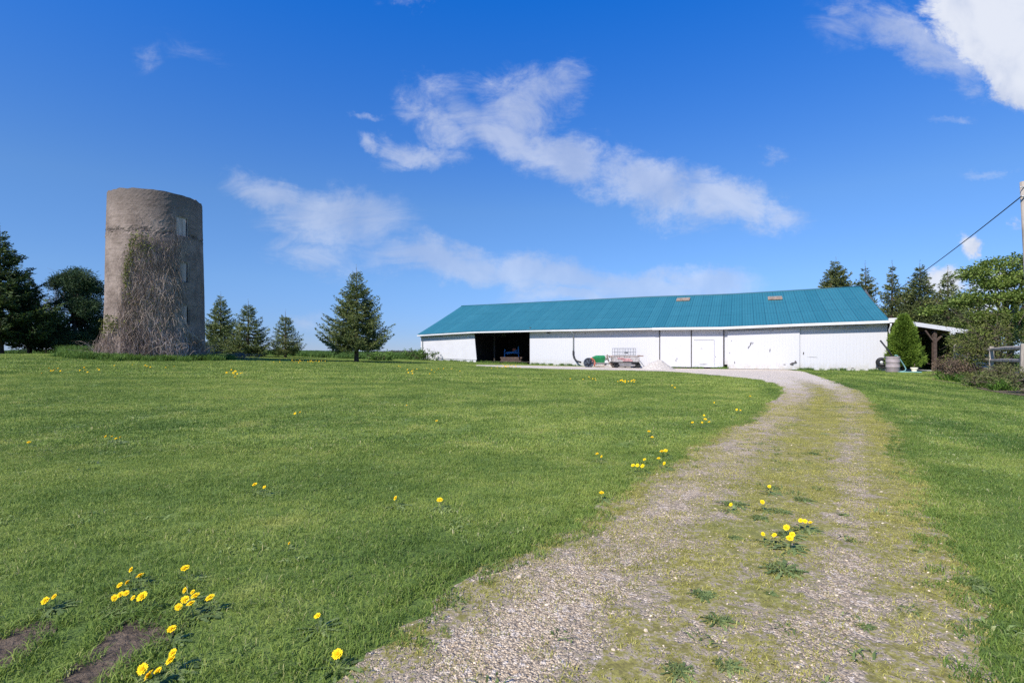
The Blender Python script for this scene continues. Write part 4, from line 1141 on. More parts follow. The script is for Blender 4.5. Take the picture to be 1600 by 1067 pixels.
# low dry brush heap right of the silo
LVb = MB(); rb = random.Random(7); c0 = at(362, 560.5)
for k in range(120):
    a = Vector((c0.x + rb.gauss(0, .8), c0.y + rb.gauss(0, .4), c0.z + rb.uniform(0, .3))); d_ = Vector((rb.uniform(-1, 1), rb.uniform(-.5, .5), rb.uniform(-.15, .3)))
    LVb.tube([a, a + d_ * .5, a + d_], [.014, .01, .004], 4)
tag(LVb.build('brush_heap', M['twig'], None, (c0.x, c0.y, c0.z)), 'low heap of dry brush lying right of the silo foot', 'brush heap')

# tall field growth beyond the mown lawn
protoF = [blades(170, 1.1, .30, .52, .03, .06, .35, 220 + s) for s in range(4)]
Pf = []
for px_ in np.arange(-20, 730, 1.15):
    for k in range(5):
        Y_ = rs.uniform(49, 70) if px_ < 560 else rs.uniform(52, 74)
        Pf.append((xat(px_ + rs.uniform(-3, 3), Y_), Y_))
Pf = np.array(Pf); rel = Pf - np.array([BC.x, BC.y]); s_ = -(rel @ np.array([BU.x, BU.y])); n_ = rel @ np.array([BN.x, BN.y])
Pf = Pf[~((s_ < 44.6) & (n_ > -.1)) & ~((Pf[:, 0] > xat(600, 1) * Pf[:, 1]) & (n_ < 0) & (Pf[:, 1] < 60)) & (s_ > 43.2)]
clumps_on(Pf[Pf[:, 0] > xat(140, 60)], 'field_grass', 'knee-high green growth along the edge of the field', 'field growth', M['crop'], protoF, .75, 1.15)
protoG = [blades(160, 3.4, .35, .55, .10, .20, .3, 240 + s) for s in range(3)]
Pg = np.array([(xat(px_, Y_), Y_) for px_, Y_ in zip(rs.uniform(-100, 760, 3600), 70 + 180 * rs.rand(3600) ** 1.5)])
rel = Pg - np.array([BC.x, BC.y]); s_ = -(rel @ np.array([BU.x, BU.y])); n_ = rel @ np.array([BN.x, BN.y]); Pg = Pg[~((s_ < 46) & (n_ > -.5))]
clumps_on(Pg, 'field_grass', 'green crop of the open field reaching the horizon', 'field crop', M['crop'], protoG, .7, 1.1)
# bushes by the left corner of the barn
def bush(px, Y, name, label, mat, r, h, seed, leaf=.1, count=500, cat='shrub', flat=.8, group=None, upright=False):
    rr_ = random.Random(seed)
    cl = [(rr_.uniform(-r, r) * .75, rr_.uniform(-r, r) * .5, h * rr_.uniform(.25, .75), r * rr_.uniform(.4, .55)) for k in range(10)]
    return puff_tree(px, Y, name, label, cat, mat, cl, leaf, count, seed, trunk=(h * .4, .025), flat=flat, lay=False, group=group)
bush(668, 57.0, 'wild_bush', 'low dark green bush at the left corner of the barn', 'tall', 1.2, 1.25, 71, .16, 260)
bush(648, 57.5, 'wild_bush', 'low wild bush with yellow blooms left of the barn corner', 'tall', 1.3, .95, 72, .16, 240)
bush(592, 47, 'wild_bush', 'long low dark weed clump right of the lone spruce', 'tall', 1.3, .75, 73, .16, 260)
# far treeline on the horizon
LV = Leaves(77); r_ = np.random.RandomState(77)
for px_ in np.arange(585, 668, 1.6):
    Y_ = 420 + r_.uniform(-20, 20); X = xat(px_, Y_); cc = 150
    p = np.stack([X + r_.randn(cc) * 1.6, Y_ + r_.randn(cc) * 3, 0.6 + r_.rand(cc) * (2.2 + 1.3 * r_.rand())], 1)
    LV.add(p, r_.randn(cc, 3), .8, .5, r_.rand(cc))
M['far'] = foliage('distant_wood', (.05, .055, .045), (.09, .095, .07), (.13, .13, .09), wscale=.05, trans=.05)
tag(link('distant_wood', LV.mesh('distant_wood'), M['far']), 'thin grey-brown wood on the horizon left of the barn', 'wood', kind='stuff')

# ------------------------------------------------------------------ barn
def s_px(px):
    k = (px - 800) / FPX; t_ = (28.3 - 39.5 * k) / (1 + .517 * k); return t_ / .888
SLEN = s_px(657.5)
def bp(s_, n_=0.0, z=0.0): return BC - BU * s_ + BN * n_ + Vector((0, 0, z))
def Yof(s_): return 39.5 + .459 * s_
EAVE = [(s_px(p), zat(y, Yof(s_px(p)))) for p, y in ((1387, 501), (1250, 506), (1132, 511), (1020, 512.3), (828, 516), (745, 518), (657, 523.2))]
def eave_z(s_): return float(np.interp(s_, [e[0] for e in EAVE], [e[1] for e in EAVE]))
def gz(s_, n_=0.0):
    p = bp(s_, n_); return float(g(p.x, p.y))
WH = 12.0; OV = 0.55
ridge_px = [(1345.5, 448.5), (1132, 461), (1020, 464.3), (721, 478.7)]
RID = []
for px_, py_ in ridge_px:
    # ridge runs WH behind the front wall
    k = (px_ - 800) / FPX; b0 = bp(0, WH); t_ = (b0.x - k * b0.y) / (BU.x + k * (-BU.y)); Yr = b0.y - BU.y * t_
    RID.append((t_, zat(py_, Yr)))
barn = thing('barn', 'long white barn with teal metal roof and one open bay', 'barn', (BC.x, BC.y, 0))
BO = (BC.x, BC.y, 0)


def wall_seg(name, p0, p1, mat, proud=0.0, top_drop=0.0, bottom=0.0, parent=barn, label=None, ribs=True, slant=0.0, thick=.06):
    """vertical slab of the front between two photo columns (p0 left, p1 right)"""
    s0, s1 = s_px(p0), s_px(p1); n_ = max(2, int(abs(s0 - s1) / .8)); ss = np.linspace(s0, s1, n_ + 1)
    V, U, Fq = [], [], []
    for i, s_ in enumerate(ss):
        zt = eave_z(s_) - .12 - top_drop; zb_ = gz(s_) + bottom; sl = slant * (1 if i == n_ else 0)
        for (nn, z) in ((-proud, zb_), (-proud, zt), (-proud + thick, zt), (-proud + thick, zb_)):
            q = bp(s_ + (sl * (zt - z) / (zt - zb_) if sl else 0), nn, z); V.append((q.x - BO[0], q.y - BO[1], q.z)); U.append((-s_, z - zb_))
    for i in range(n_):
        a, b = i * 4, (i + 1) * 4
        Fq += [(a, b, b + 1, a + 1), (a + 1, b + 1, b + 2, a + 2), (a + 2, b + 2, b + 3, a + 3), (a + 3, b + 3, b, a)]
    Fq += [(0, 1, 2, 3), (n_ * 4 + 3, n_ * 4 + 2, n_ * 4 + 1, n_ * 4)]
    o = link(name, np_mesh(name, V, Fq, False, uv=U), M[mat], parent)
    if label: o['label'] = label
    return o


wall_seg('wall', 828, 1030.5, 'siding')
wall_seg('wall', 1250, 1386.5, 'siding')
wall_seg('wall', 1130.5, 1250, 'siding', bottom=0.4)
wall_seg('wall', 657.5, 741, 'white', bottom=.25, label='smooth white end wall left of the open bay')
wall_seg('wall', 1030.5, 1130.5, 'white', bottom=.5)
# weathered lower board of the end wall
d1 = wall_seg('skirt_board', 657.6, 744, 'white', proud=.03, top_drop=2.45, bottom=.02, slant=0)
# doors
door1 = wall_seg('door', 1032, 1080, 'white', proud=.07, top_drop=.10, bottom=.16, label='plain white door leaf beside the gravel pile')
door2 = wall_seg('door', 1081, 1130, 'white', proud=.07, top_drop=.10, bottom=.16, label='white door leaf with a small inner door outline')
door3 = wall_seg('door', 1137, 1249.5, 'siding', proud=.12, top_drop=.28, bottom=.06, label='wide white ribbed sliding door with scratches')
door4 = wall_seg('door', 658.5, 742, 'white', proud=.075, top_drop=.16, bottom=.28, slant=.28 * -1, label='pale smooth sliding door hanging at a slant')


def on_front(mb, s0, s1, z0, z1, proud, th=.03):
    mb.box(bp((s0 + s1) / 2, -proud - th / 2, (z0 + z1) / 2), (abs(s1 - s0), th, z1 - z0), -BU, BN)
gap_m = simple('dark_gap_trim', (.07, .065, .06), .8)
for p in (1031.2, 1080.5, 1131.2):
    mb = MB(); s_ = s_px(p); on_front(mb, s_ - .035, s_ + .035, gz(s_) + .1, eave_z(s_) - .14, .075, .05)
    mb.build('door_post', gap_m, barn, BO)
mb = MB(); s0, s1 = s_px(1131), s_px(1352); zt = eave_z((s0 + s1) / 2) - .22
mb.beam(bp(s0, -.16, eave_z(s0) - .2), bp(s1, -.16, eave_z(s1) - .42), .12, .10)
mb.build('door_track', M['greymetal'], barn, BO)
for p in (1283, 1324, 1205): mb = MB(); s_ = s_px(p); on_front(mb, s_ - .06, s_ + .06, eave_z(s_) - .52, eave_z(s_) - .28, .19, .05); mb.build('track_bracket', M['greymetal'], barn, BO)
# inner outline on door two, scuffs, holes
mb = MB(); sa, sb_ = s_px(1084), s_px(1116); za = gz(sa) + .3
on_front(mb, sb_, sa, za + 2.25, za + 2.28, .135, .012); on_front(mb, sb_ - .012, sb_ + .012, za, za + 2.25, .135, .012)
mb.build('trim', M['white'], door2, BO)
scf = simple('scraped_bare_patch', (.10, .09, .085), .9, .4, 10)
mb = MB(); rr1 = random.Random(3)
def scuff(mb, px, py, L_, W_, ang, proud=.185):
    s_ = s_px(px); z = zat(py, Yof(s_)); c = bp(s_, -proud, z); u = (BU * math.cos(R(ang)) + Vector((0, 0, math.sin(R(ang))))).normalized()
    v = BN.cross(u).normalized(); pts = []
    for k in range(9):
        a = 2 * math.pi * k / 9; rr_ = rr1.uniform(.6, 1.2); pts.append(c + u * (math.cos(a) * L_ / 2 * rr_) + v * (math.sin(a) * W_ / 2 * rr_))
    mb.add(pts + [p + BN * .008 for p in pts], [tuple(range(9))] + [(k, (k + 1) % 9, 9 + (k + 1) % 9, 9 + k) for k in range(9)])
for a in ((1173, 537, .42, .07, 70), (1170, 542, .3, .05, 60), (1176, 536, .2, .04, 50), (1203, 547, .28, .05, 80), (1240, 567, .42, .12, 5), (1237, 569, .3, .1, -20), (1243, 565, .15, .18, 60), (1226, 569, .2, .04, 0),
          (1148, 566, .22, .05, 85), (1140, 551, .12, .04, 0), (1143, 532, .1, .04, 80)): mb = MB(); scuff(mb, *a); mb.build('scuff', scf, door3, BO)
for a in ((1255.5, 552, .24, .09, 85, .012), (1270, 558, .9, .022, -2, .012), (1332, 575, .2, .06, 10, .012), (1001, 555.5, .2, .05, 0, .012), (915, 521, .16, .08, 0, .012)): mb = MB(); scuff(mb, *a); mb.build('scuff', scf, barn, BO)
for a in ((1058, 560, .2, .05, 80, .14), (1056.5, 563, .15, .06, 90, .14), (1100, 568.5, .7, .03, 2, .14), (1096, 544, .2, .02, 0, .14), (1118, 557, .12, .03, 80, .14), (1125, 521, .25, .03, 80, .14)): mb = MB(); scuff(mb, *a); mb.build('scuff', scf, door2, BO)
# small lamp under the eave
mb = MB(); s_ = s_px(858); c = bp(s_, -.15, eave_z(s_) - .27)
mb.lathe(c + Vector((0, 0, .1)), [(.02, 0), (.16, -.12), (.17, -.16), (.10, -.15)], 14); mb.beam(c + BN * .14, c, .05, .05)
mb.build('wall_lamp', M['blackplastic'], barn, BO)

# other walls, floor
mb = MB()
SR_E = SLEN
zr0, zr1 = RID[0][1], RID[-1][1]
def quadwall(a, b, za, zb_, zta, ztb): mb.add([Vector((a.x, a.y, za)), Vector((b.x, b.y, zb_)), Vector((b.x, b.y, ztb)), Vector((a.x, a.y, zta))], [(0, 1, 2, 3)])
a, m1, b = bp(0.02, .06), bp(0.02, WH), bp(0.02, 2 * WH); quadwall(a, m1, -.2, -.2, eave_z(0) - .12, zr0 - .2); quadwall(m1, b, -.2, -.2, zr0 - .2, eave_z(0) - .12)
a, m1, b = bp(SLEN - .02, .06), bp(SLEN + .4, WH), bp(SLEN - .02, 2 * WH); quadwall(a, m1, .2, .2, eave_z(SLEN) - .12, zr1 - .35); quadwall(m1, b, .2, .2, zr1 - .35, eave_z(SLEN) - .12)
quadwall(bp(0.02, 2 * WH), bp(SLEN, 2 * WH), -.2, .2, eave_z(0) - .12, eave_z(SLEN) - .12)
mb.build('wall', M['white'], barn, BO)
mb = MB(); sa, sb_ = s_px(832), s_px(742)
# dark bay lining: partition walls and back wall
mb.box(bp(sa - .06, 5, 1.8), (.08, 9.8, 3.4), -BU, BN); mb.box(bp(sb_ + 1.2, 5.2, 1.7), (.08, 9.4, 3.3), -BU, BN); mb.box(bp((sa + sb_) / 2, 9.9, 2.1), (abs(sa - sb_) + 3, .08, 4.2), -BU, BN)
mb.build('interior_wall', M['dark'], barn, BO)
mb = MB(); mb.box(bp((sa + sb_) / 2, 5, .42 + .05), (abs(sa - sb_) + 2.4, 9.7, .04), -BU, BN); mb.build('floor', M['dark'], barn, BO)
mb = MB()
for px_ in (757, 828): s_ = s_px(px_); mb = MB(); mb.box(bp(s_, 2.2 if px_ < 800 else .12, 2.2), (.14, .14, 3.6), -BU, BN); mb.build('post', M['dark'], barn, BO)

# roof with sag
def ridge_at(f):
    """f 0..1 from right end to left end"""
    s_ = RID[0][0] + (RID[-1][0] - RID[0][0]) * f
    zz = float(np.interp(s_, [r[0] for r in RID], [r[1] for r in RID])); return s_, zz
NRU, NRV = 60, 4
V, U, Fq = [], [], []
for i in range(NRU + 1):
    f = i / NRU; se = -0.02 + (SLEN + .04 + .02) * f; sr0, zr = ridge_at(f)
    E_ = bp(se, -OV, eave_z(se)); Rg = bp(sr0, WH, zr)
    for j in range(NRV + 1):
        v = j / NRV; q = E_.lerp(Rg, v); q.z -= .05 * math.sin(v * math.pi) * (1 + .5 * math.sin(i * .9)); V.append((q.x - BO[0], q.y - BO[1], q.z)); U.append((se, v * 13.2))
nb_ = len(V)
for i in range(NRU + 1):
    f = i / NRU; se = -0.02 + (SLEN + .06) * f; sr0, zr = ridge_at(f); E_ = bp(se, 2 * WH + OV, eave_z(se)); Rg = bp(sr0, WH, zr)
    for j in range(NRV + 1):
        v = j / NRV; q = Rg.lerp(E_, v); V.append((q.x - BO[0], q.y - BO[1], q.z)); U.append((se, v * 13.2))
for b0 in (0, nb_):
    for i in range(NRU):
        for j in range(NRV):
            a = b0 + i * (NRV + 1) + j; Fq.append((a, a + 1, a + NRV + 2, a + NRV + 1))
ro = link('roof', np_mesh('roof', V, Fq, False, uv=U), M['roof'], barn)
sol = ro.modifiers.new('thick', 'SOLIDIFY'); sol.thickness = .05; sol.offset = 0
mb = MB(); pts = []
for i in range(0, NRU + 1, 3):
    s_, zr = ridge_at(i / NRU); pts.append(bp(s_, WH, zr + .02))
mb.tube(pts, .09, 6); mb.build('ridge_cap', M['roof'], barn, BO)
# soffit + fascia + gutter
mb = MB(); ga1 = MB()
for i in range(30):
    s0, s1 = SLEN * i / 30, SLEN * (i + 1) / 30
    a, b = bp(s0, -OV + .04, eave_z(s0) - .13), bp(s1, -OV + .04, eave_z(s1) - .13)
    mb.beam(a, b, .04, .17)
    c, d_ = bp(s0, -OV / 2, eave_z(s0) - .10), bp(s1, -OV / 2, eave_z(s1) - .10); mb.beam(c, d_, OV - .06, .02)
    if s0 >= 0: ga1.beam(bp(s0, -OV - .055, eave_z(s0) - .115), bp(s1, -OV - .055, eave_z(s1) - .115), .13, .14 + (.06 if i < 12 else 0))
mb.build('fascia', M['white'], barn, BO)
gt = ga1.build('gutter', M['gutter'], barn, BO)
mb = MB()
mb.box(bp(-.35, -OV + .1, eave_z(0) - .02), (.8, .35, .34), -BU, BN)
mb.build('eave_end_box', M['gutter'], barn, BO, .02)
# downspouts
def dspout(name, px, ybot, parent=barn):
    s_ = s_px(px); mb = MB(); z1 = zat(ybot, Yof(s_)); 
    mb.tube([bp(s_, -OV - .02, eave_z(s_) - .2), bp(s_, -.35, eave_z(s_) - .32), bp(s_, -.10, eave_z(s_) - .42), bp(s_, -.10, z1)], .055, 8)
    return mb.build(name, M['gutter'], parent, BO), s_, z1
d_, s_, z1 = dspout('downspout', 896.5, 549)
mb = MB(); p0 = bp(s_, -.10, z1 + .05)
mb.tube([p0, p0 + Vector((0, 0, -.35)), p0 + BU * .12 + Vector((0, 0, -.7)) - BN * .1, p0 + BU * .45 + Vector((0, 0, -.98)) - BN * .3, p0 + BU * .95 - BN * .5 + Vector((0, 0, -1.10))], .085, 10)
mb.build('drain_hose', M['blackplastic'], d_, BO)
dspout('downspout', 661.5, 556)
# right corner downspout bends away to the barrel
mb = MB(); c = bp(-.1, -OV, eave_z(0) - .25)
mb.tube([c, c + Vector((0, 0, -.15)), c + BN * .35 - BU * .05 + Vector((0, 0, -.45)), c + BN * .35 + Vector((0, 0, -.8)), c + BN * .2 + BU * .28 + Vector((0, 0, -1.55)), c + BN * .2 + BU * .12 + Vector((0, 0, -1.6))], .06, 8)
mb.build('downspout', M['gutter'], barn, BO)
# rusty vent patches near the ridge
for px_, py_, ww in ((1068, 469, 20), (1211, 466, 20)):
    k = (px_ - 800) / FPX; kz = (553 - py_) / FPX
    # intersect with the roof plane locally
    best = None
    for f in np.linspace(0, 1, 400):
        se = SLEN * f; sr0, zr = ridge_at(f); E_ = bp(se, -OV, eave_z(se)); Rg = bp(sr0, WH, zr)
        for v in (.7, .75, .8, .85, .9, .95):
            q = E_.lerp(Rg, v); e = abs(q.x / q.y - k) + abs((q.z - EYE) / q.y - kz)
            if best is None or e < best[0]: best = (e, q.copy(), (Rg - E_).normalized())
    q, upv = best[1], best[2]; nrm = upv.cross(-BU).normalized(); nrm = nrm if nrm.z > 0 else -nrm
    wm = ww * q.y / FPX; mb = MB(); mb.box(q + nrm * .08, (wm * 1.0, 1.15, .12), BU, upv, nrm)
    pn = mb.build('roof_vent', M['rust'], barn, BO, .02)
    mb = MB()
    for t_ in (-.3, 0, .3): mb.box(q + nrm * .16 + upv * t_, (wm * .9, .10, .03), BU, upv, nrm)
    mb.build('slat', M['wood_grey'], pn, BO)
# weeds against the wall
protoWl = [blades(50, 0.4, .10, .32, .012, .022, .5, 260 + s, True) for s in range(3)]
pts = []
for (p0, p1, k) in ((665, 742, 26), (748, 826, 46), (830, 905, 26), (1052, 1134, 18), (1131, 1136, 6), (1250, 1386, 22), (1264, 1271, 6), (1314, 1320, 5), (840, 846, 4)):
    for i in range(k):
        s_ = s_px(rs.uniform(p0, p1)); q = bp(s_, -rs.uniform(.1, .5)); pts.append((q.x, q.y))
clumps_on(pts, 'rough_grass', 'weeds sprouting along the foot of the barn front', 'weeds', M['tall'], protoWl, .5, 1.2)

# lean-to at the right end: a building part of the barn with white fascia and a post
LT = MB(); c0 = bp(-.25, -.45)
Ya = 39.2
A_ = Vector((xat(1390, Ya), Ya, zat(500.5, Ya))); B_ = Vector((xat(1512, Ya - 1.0), Ya - 1.0, zat(518.5, Ya - 1.0)))
back = BN * 11
LT.beam(A_, B_, .05, .30, (0, 0, 1)); LT.build('lean_to_fascia', M['white'], barn, BO)
LT = MB(); up_ = Vector((0, 0, .15)); LT.add([A_ + up_, B_ + up_, B_ + back + up_, A_ + back + up_, A_ + up_ * .2, B_ + up_ * .2, B_ + back + up_ * .2, A_ + back + up_ * .2], [(0, 1, 2, 3), (4, 7, 6, 5), (1, 5, 6, 2), (2, 6, 7, 3), (0, 3, 7, 4)])
LT.build('lean_to_roof', M['greymetal'], barn, BO)
LT = MB(); 
for k in range(7): o_ = BN * (.5 + k * 1.6) + Vector((0, 0, -.06)); LT.beam(A_ + o_, B_ + o_, .05, .16)
a_ = A_.lerp(B_, .60); LT.beam(a_ + BN * .3 + Vector((0, 0, -.28)), a_ + BN * 10.6 + Vector((0, 0, -.28)), .16, .24)
LT.build('rafter', M['wood_brown'], barn, BO)
LT = MB(); a_ = A_.lerp(B_, .595) + BN * .35; pz = float(g(a_.x, a_.y))
LT.beam((a_.x, a_.y, pz), (a_.x, a_.y, a_.z - .38), .22, .22, (0, 1, 0))
for sg in (-1, 1): LT.beam((a_.x, a_.y, a_.z - 1.15), (a_.x + sg * .7, a_.y, a_.z - .33 - sg * .1), .10, .12, (0, 1, 0))
LT.build('lean_to_post', M['wood_brown'], barn, BO); LT = MB(); q_ = a_ + BN * 5; LT.beam((q_.x, q_.y, 0), (q_.x, q_.y, q_.z - .38), .2, .2, (0, 1, 0))
LT.build('lean_to_post', M['wood_brown'], barn, BO)
LT = MB(); a_ = A_.lerp(B_, .80) + Vector((0, -.06, -.2)); LT.box(a_ + Vector((0, 0, -.05)), (.38, .05, .34)); LT.build('bracket_board', M['gutter'], barn, BO)
LT = MB(); a_ = at(1400, 580.5); b_ = at(1462, 580.5)
LT.box(((a_.x + b_.x) / 2 + .3, a_.y + 1.9, .035), (b_.x - a_.x + .8, 3.6, .07)); tag(LT.build('concrete_floor', M['concrete_pad']), kind='structure')

# ------------------------------------------------------------------ things in front of and beside the barn
# gravel pile
rp = np.random.RandomState(6); c0 = at(1029, 577.5); gzp = c0.z
xs_, ys_ = np.linspace(-2.0, 2.0, 60), np.linspace(-1.5, 1.5, 46); XX, YY = np.meshgrid(xs_, ys_)
rad_ = np.sqrt((XX / 1.0) ** 2 + (YY / .85) ** 2); hh = np.clip(0.80 * (1 - (rad_ / 1.75)) + .10 * np.cos(np.clip(rad_, 0, 1.6) * 2) - .04, 0, 1) + .10 * np.exp(-((XX + .9) ** 2 + YY ** 2) / .5)
hh = hh * (1 + .06 * np.sin(XX * 5) * np.cos(YY * 4)) + rp.randn(*XX.shape) * .014 * (hh > .02) - .03
V = np.stack([XX.ravel(), YY.ravel(), hh.ravel()], 1); idx = np.arange(XX.size).reshape(XX.shape)
F = np.stack([idx[:-1, :-1].ravel(), idx[:-1, 1:].ravel(), idx[1:, 1:].ravel(), idx[1:, :-1].ravel()], 1)
o = link('gravel_pile', np_mesh('gravel_pile', V, F, True), M['gravel_pile'], None, (c0.x, c0.y, gzp)); tag(o, 'heap of off-white crushed stone in front of the barn doors', 'gravel pile')

# old green hopper implement with steel wheel
E0 = at(944, 574.5); sc_m = E0.y / FPX
def ex(px): return (px - 944) * sc_m
def ez(py): return (574.5 - py) * sc_m
im = thing('seed_drill', 'rusty seed drill with green hopper and dark disc wheel beside the barn wall', 'farm implement', E0)
mb = MB(); x0, x1 = ex(926), ex(944.5); zb0, zt0 = ez(566.5), ez(558)
mb.add([(x0 + .1, -.35, zb0), (x1 - .05, -.35, zb0), (x1 - .05, .35, zb0), (x0 + .1, .35, zb0), (x0, -.5, zt0), (x1, -.5, zt0), (x1, .5, zt0), (x0, .5, zt0)], [(3, 2, 1, 0), (0, 1, 5, 4), (1, 2, 6, 5), (2, 3, 7, 6), (3, 0, 4, 7)])
zt1 = ez(555.2)
mb.add([(x0, -.5, zt0), (x1, -.5, zt0), (x1, .5, zt0), (x0, .5, zt0), (x0 + .3, -.2, zt1), (x1 - .02, -.2, zt1), (x1 - .02, .2, zt1), (x0 + .3, .2, zt1)], [(0, 1, 5, 4), (1, 2, 6, 5), (2, 3, 7, 6), (3, 0, 4, 7), (4, 5, 6, 7)])
mb.build('hopper', M['green'], im, bevel=.02)
mb = MB(); c = (ex(919), -.30, ez(566.8)); r_ = 8.0 * sc_m
mb.lathe(c, [(0, -.10), (r_ * .25, -.12), (r_ * .3, -.05), (r_ * .8, -.03), (r_ * .9, -.08), (r_, -.06), (r_, .06), (r_ * .9, .08), (r_ * .3, .05), (0, .06)], 28, (0, 1, 0))
wh = mb.build('wheel', M['wheelgrey'], im)
mb = MB()
for k in range(7): a = k * .898; mb.beam((c[0] + math.cos(a) * r_ * .2, c[1] - .11, c[2] + math.sin(a) * r_ * .2), (c[0] + math.cos(a) * r_ * .8, c[1] - .06, c[2] + math.sin(a) * r_ * .8), .03, .05, (0, 1, 0))
mb.build('spoke', M['rubber'], wh)
mb = MB(); mb.beam((ex(923), -.3, ez(560)), (ex(928.5), -.3, ez(571)), .06, .12, (0, 1, 0)); mb.tube([(ex(922), -.42, ez(559)), (ex(927), -.42, ez(562)), (ex(929), -.42, ez(567)), (ex(927), -.42, ez(572))], .05, 6); mb.build('mudguard', M['red'], im)
mb = MB(); mb.beam((ex(920), 0, ez(568)), (ex(957), 0, ez(568)), .10, .10); mb.beam((ex(928), -.4, ez(572)), (ex(950), -.3, ez(571)), .08, .07); mb.beam((ex(946), -.3, ez(558)), (ex(955), -.2, ez(572)), .06, .06)
for k in range(5): mb.beam((ex(931 + k * 3), -.2, ez(568)), (ex(930 + k * 3), -.45, ez(573.3)), .04, .05)
mb.build('frame', M['rust'], im)
# pile of parts between
rr1 = random.Random(11)
for k in range(16):
    mb = MB(); p = Vector((ex(946 + rr1.uniform(0, 11)), rr1.uniform(-.5, .2), ez(rr1.uniform(557, 572)))); q = p + Vector((rr1.uniform(-.4, .4), rr1.uniform(-.2, .2), rr1.uniform(-.35, .3))); q.z = max(q.z, .05)
    mb.beam(p, q, rr1.uniform(.04, .10), rr1.uniform(.04, .12)); mb.build('linkage', M['wagonwhite'] if k % 3 else M['rust'], im)
# wagon
wg = thing('farm_wagon', 'low old white and pink farm wagon loaded beside the barn wall', 'wagon', E0)
mb = MB(); mb.box(((ex(955.5) + ex(996)) / 2, 0, ez(566.2)), (ex(996) - ex(955.5), 1.5, .12)); mb.build('bed', M['rubber'], wg)
mb = MB(); mb.box(((ex(957) + ex(996)) / 2, -.74, ez(561.5)), (ex(996) - ex(957), .06, .42)); mb.box(((ex(957) + ex(996)) / 2, .74, ez(561)), (ex(996) - ex(957), .06, .5)); mb.box((ex(996), 0, ez(561)), (.06, 1.4, .48)); mb.box((ex(957), 0, ez(561)), (.06, 1.4, .48)); mb.build('side_panel', M['wagonwhite'], wg)
mb = MB()
for a, b, y in ((967, 982, 561), (970, 985, 563.3), (962, 972, 559.8)): mb.box(((ex(a) + ex(b)) / 2, -.79, ez(y)), (ex(b) - ex(a), .04, .11))
mb.build('board', M['pinkred'], wg)
mb = MB(); mb.box(((ex(958) + ex(992)) / 2, -.55, ez(569.8)), (ex(992) - ex(958), .12, .20)); mb.beam((ex(956), -.5, ez(566)), (ex(962), -.5, ez(571)), .08, .1); mb.build('chassis', M['wagonwhite'], wg)
mb = MB(); mb.box(((ex(960) + ex(991)) / 2, -.45, ez(572.3)), (ex(991) - ex(960), .1, .09)); mb.build('axle_beam', M['rubber'], wg)
for px_ in (994, 961):
    for yy in (-.62, .62):
        mb = MB(); r_ = .24; mb.lathe((ex(px_), yy, .24), [(0, -.03), (r_ * .5, -.04), (r_ * .6, -.08), (r_ * .95, -.08), (r_, -.04), (r_, .04), (r_ * .95, .08), (r_ * .5, .06), (0, .05)], 20, (0, 1, 0)); mb.build('wheel', M['rubber'], wg)
# wire crate on the wagon
cr = thing('wire_crate', 'rectangular wire mesh crate standing on the wagon', 'crate', (E0.x, E0.y, E0.z))
mb = MB(); X0, X1, Z0, Z1 = ex(958.5), ex(991.5), ez(555), ez(544.3)
for yy in (-.45, .45):
    for z in (Z0, (Z0 + Z1) / 2 - .03, Z1): mb.beam((X0, yy, z), (X1, yy, z), .035, .04)
    for k in range(5): x = X0 + (X1 - X0) * k / 4; mb.beam((x, yy, Z0), (x, yy, Z1), .035, .035, (0, 1, 0))
for x in (X0, X1):
    for z in (Z0, Z1): mb.beam((x, -.45, z), (x, .45, z), .035, .035)
mb.build('frame', M['greymetal'], cr)
mb = MB()
for k in range(26): x = X0 + (X1 - X0) * (k + .5) / 26; mb.beam((x, -.44, Z0), (x, -.44, Z1), .007, .007, (0, 1, 0))
for k in range(9): z = Z0 + (Z1 - Z0) * (k + .5) / 9; mb.beam((X0, -.435, z), (X1, -.435, z), .007, .007)
mb.build('mesh', M['greymetal'], cr)
mb = MB(); mb.box((ex(978), -.1, ez(550.8)), (.30, .3, .16)); mb.build('load', M['wheelgrey'], cr, bevel=.03)
mb = MB(); mb.beam(Vector((ex(944), -.6, ez(555.8))) + E0, Vector((ex(1003), -.6, ez(556.6))) + E0, .06, .05); mb.beam(Vector((ex(994), -.55, ez(555.2))) + E0, Vector((ex(1003), -.55, ez(556.2))) + E0, .10, .07)
tag(mb.build('steel_pole', M['rust'], None, tuple(E0)), 'long thin pole lying across the top of the wagon', 'pole')

# blue frame machine and timber inside the open bay
def at_n(px, n_):
    k = (px - 800) / FPX; b0 = bp(0, n_); t_ = (b0.x - k * b0.y) / (BU.x - k * BU.y); return bp(t_, n_)
B0 = at_n(801, 3.4); B0.z = .50; k_ = B0.y / FPX
bm_ = thing('hay_elevator', 'blue steel framed machine parked inside the dark open bay', 'machine', B0)
mb = MB(); xl, xr, zlo, zhi = -13 * k_, 9.5 * k_, .25, .25 + 9 * k_
for x, top in ((xl, zhi + .45), (xr, zhi + .75)):
    for yy in (0, 1.2): mb.beam((x, yy, 0), (x * .94, yy, top), .09, .09, (0, 1, 0))
for z in (zlo, zhi): 
    mb.beam((xl, 0, z), (xr, 0, z), .09, .09); mb.beam((xl, 1.2, z), (xr, 1.2, z), .09, .09)
    for x in (xl, xr): mb.beam((x, 0, z), (x, 1.2, z), .08, .08)
mb.build('frame', M['blue'], bm_)
mb = MB(); mb.box(((xl + xr) / 2 + .1, .6, zhi + .09), (xr - xl - .3, 1.1, .14)); mb.beam((xl + .3, -.02, zhi - .1), (xr - .1, -.02, zhi + .35), .06, .1); mb.build('platform', M['blue'], bm_)
mb = MB(); mb.box((xr - .5, .4, zhi + .35), (.35, .35, .35)); mb.build('motor', M['red'], bm_, bevel=.03)
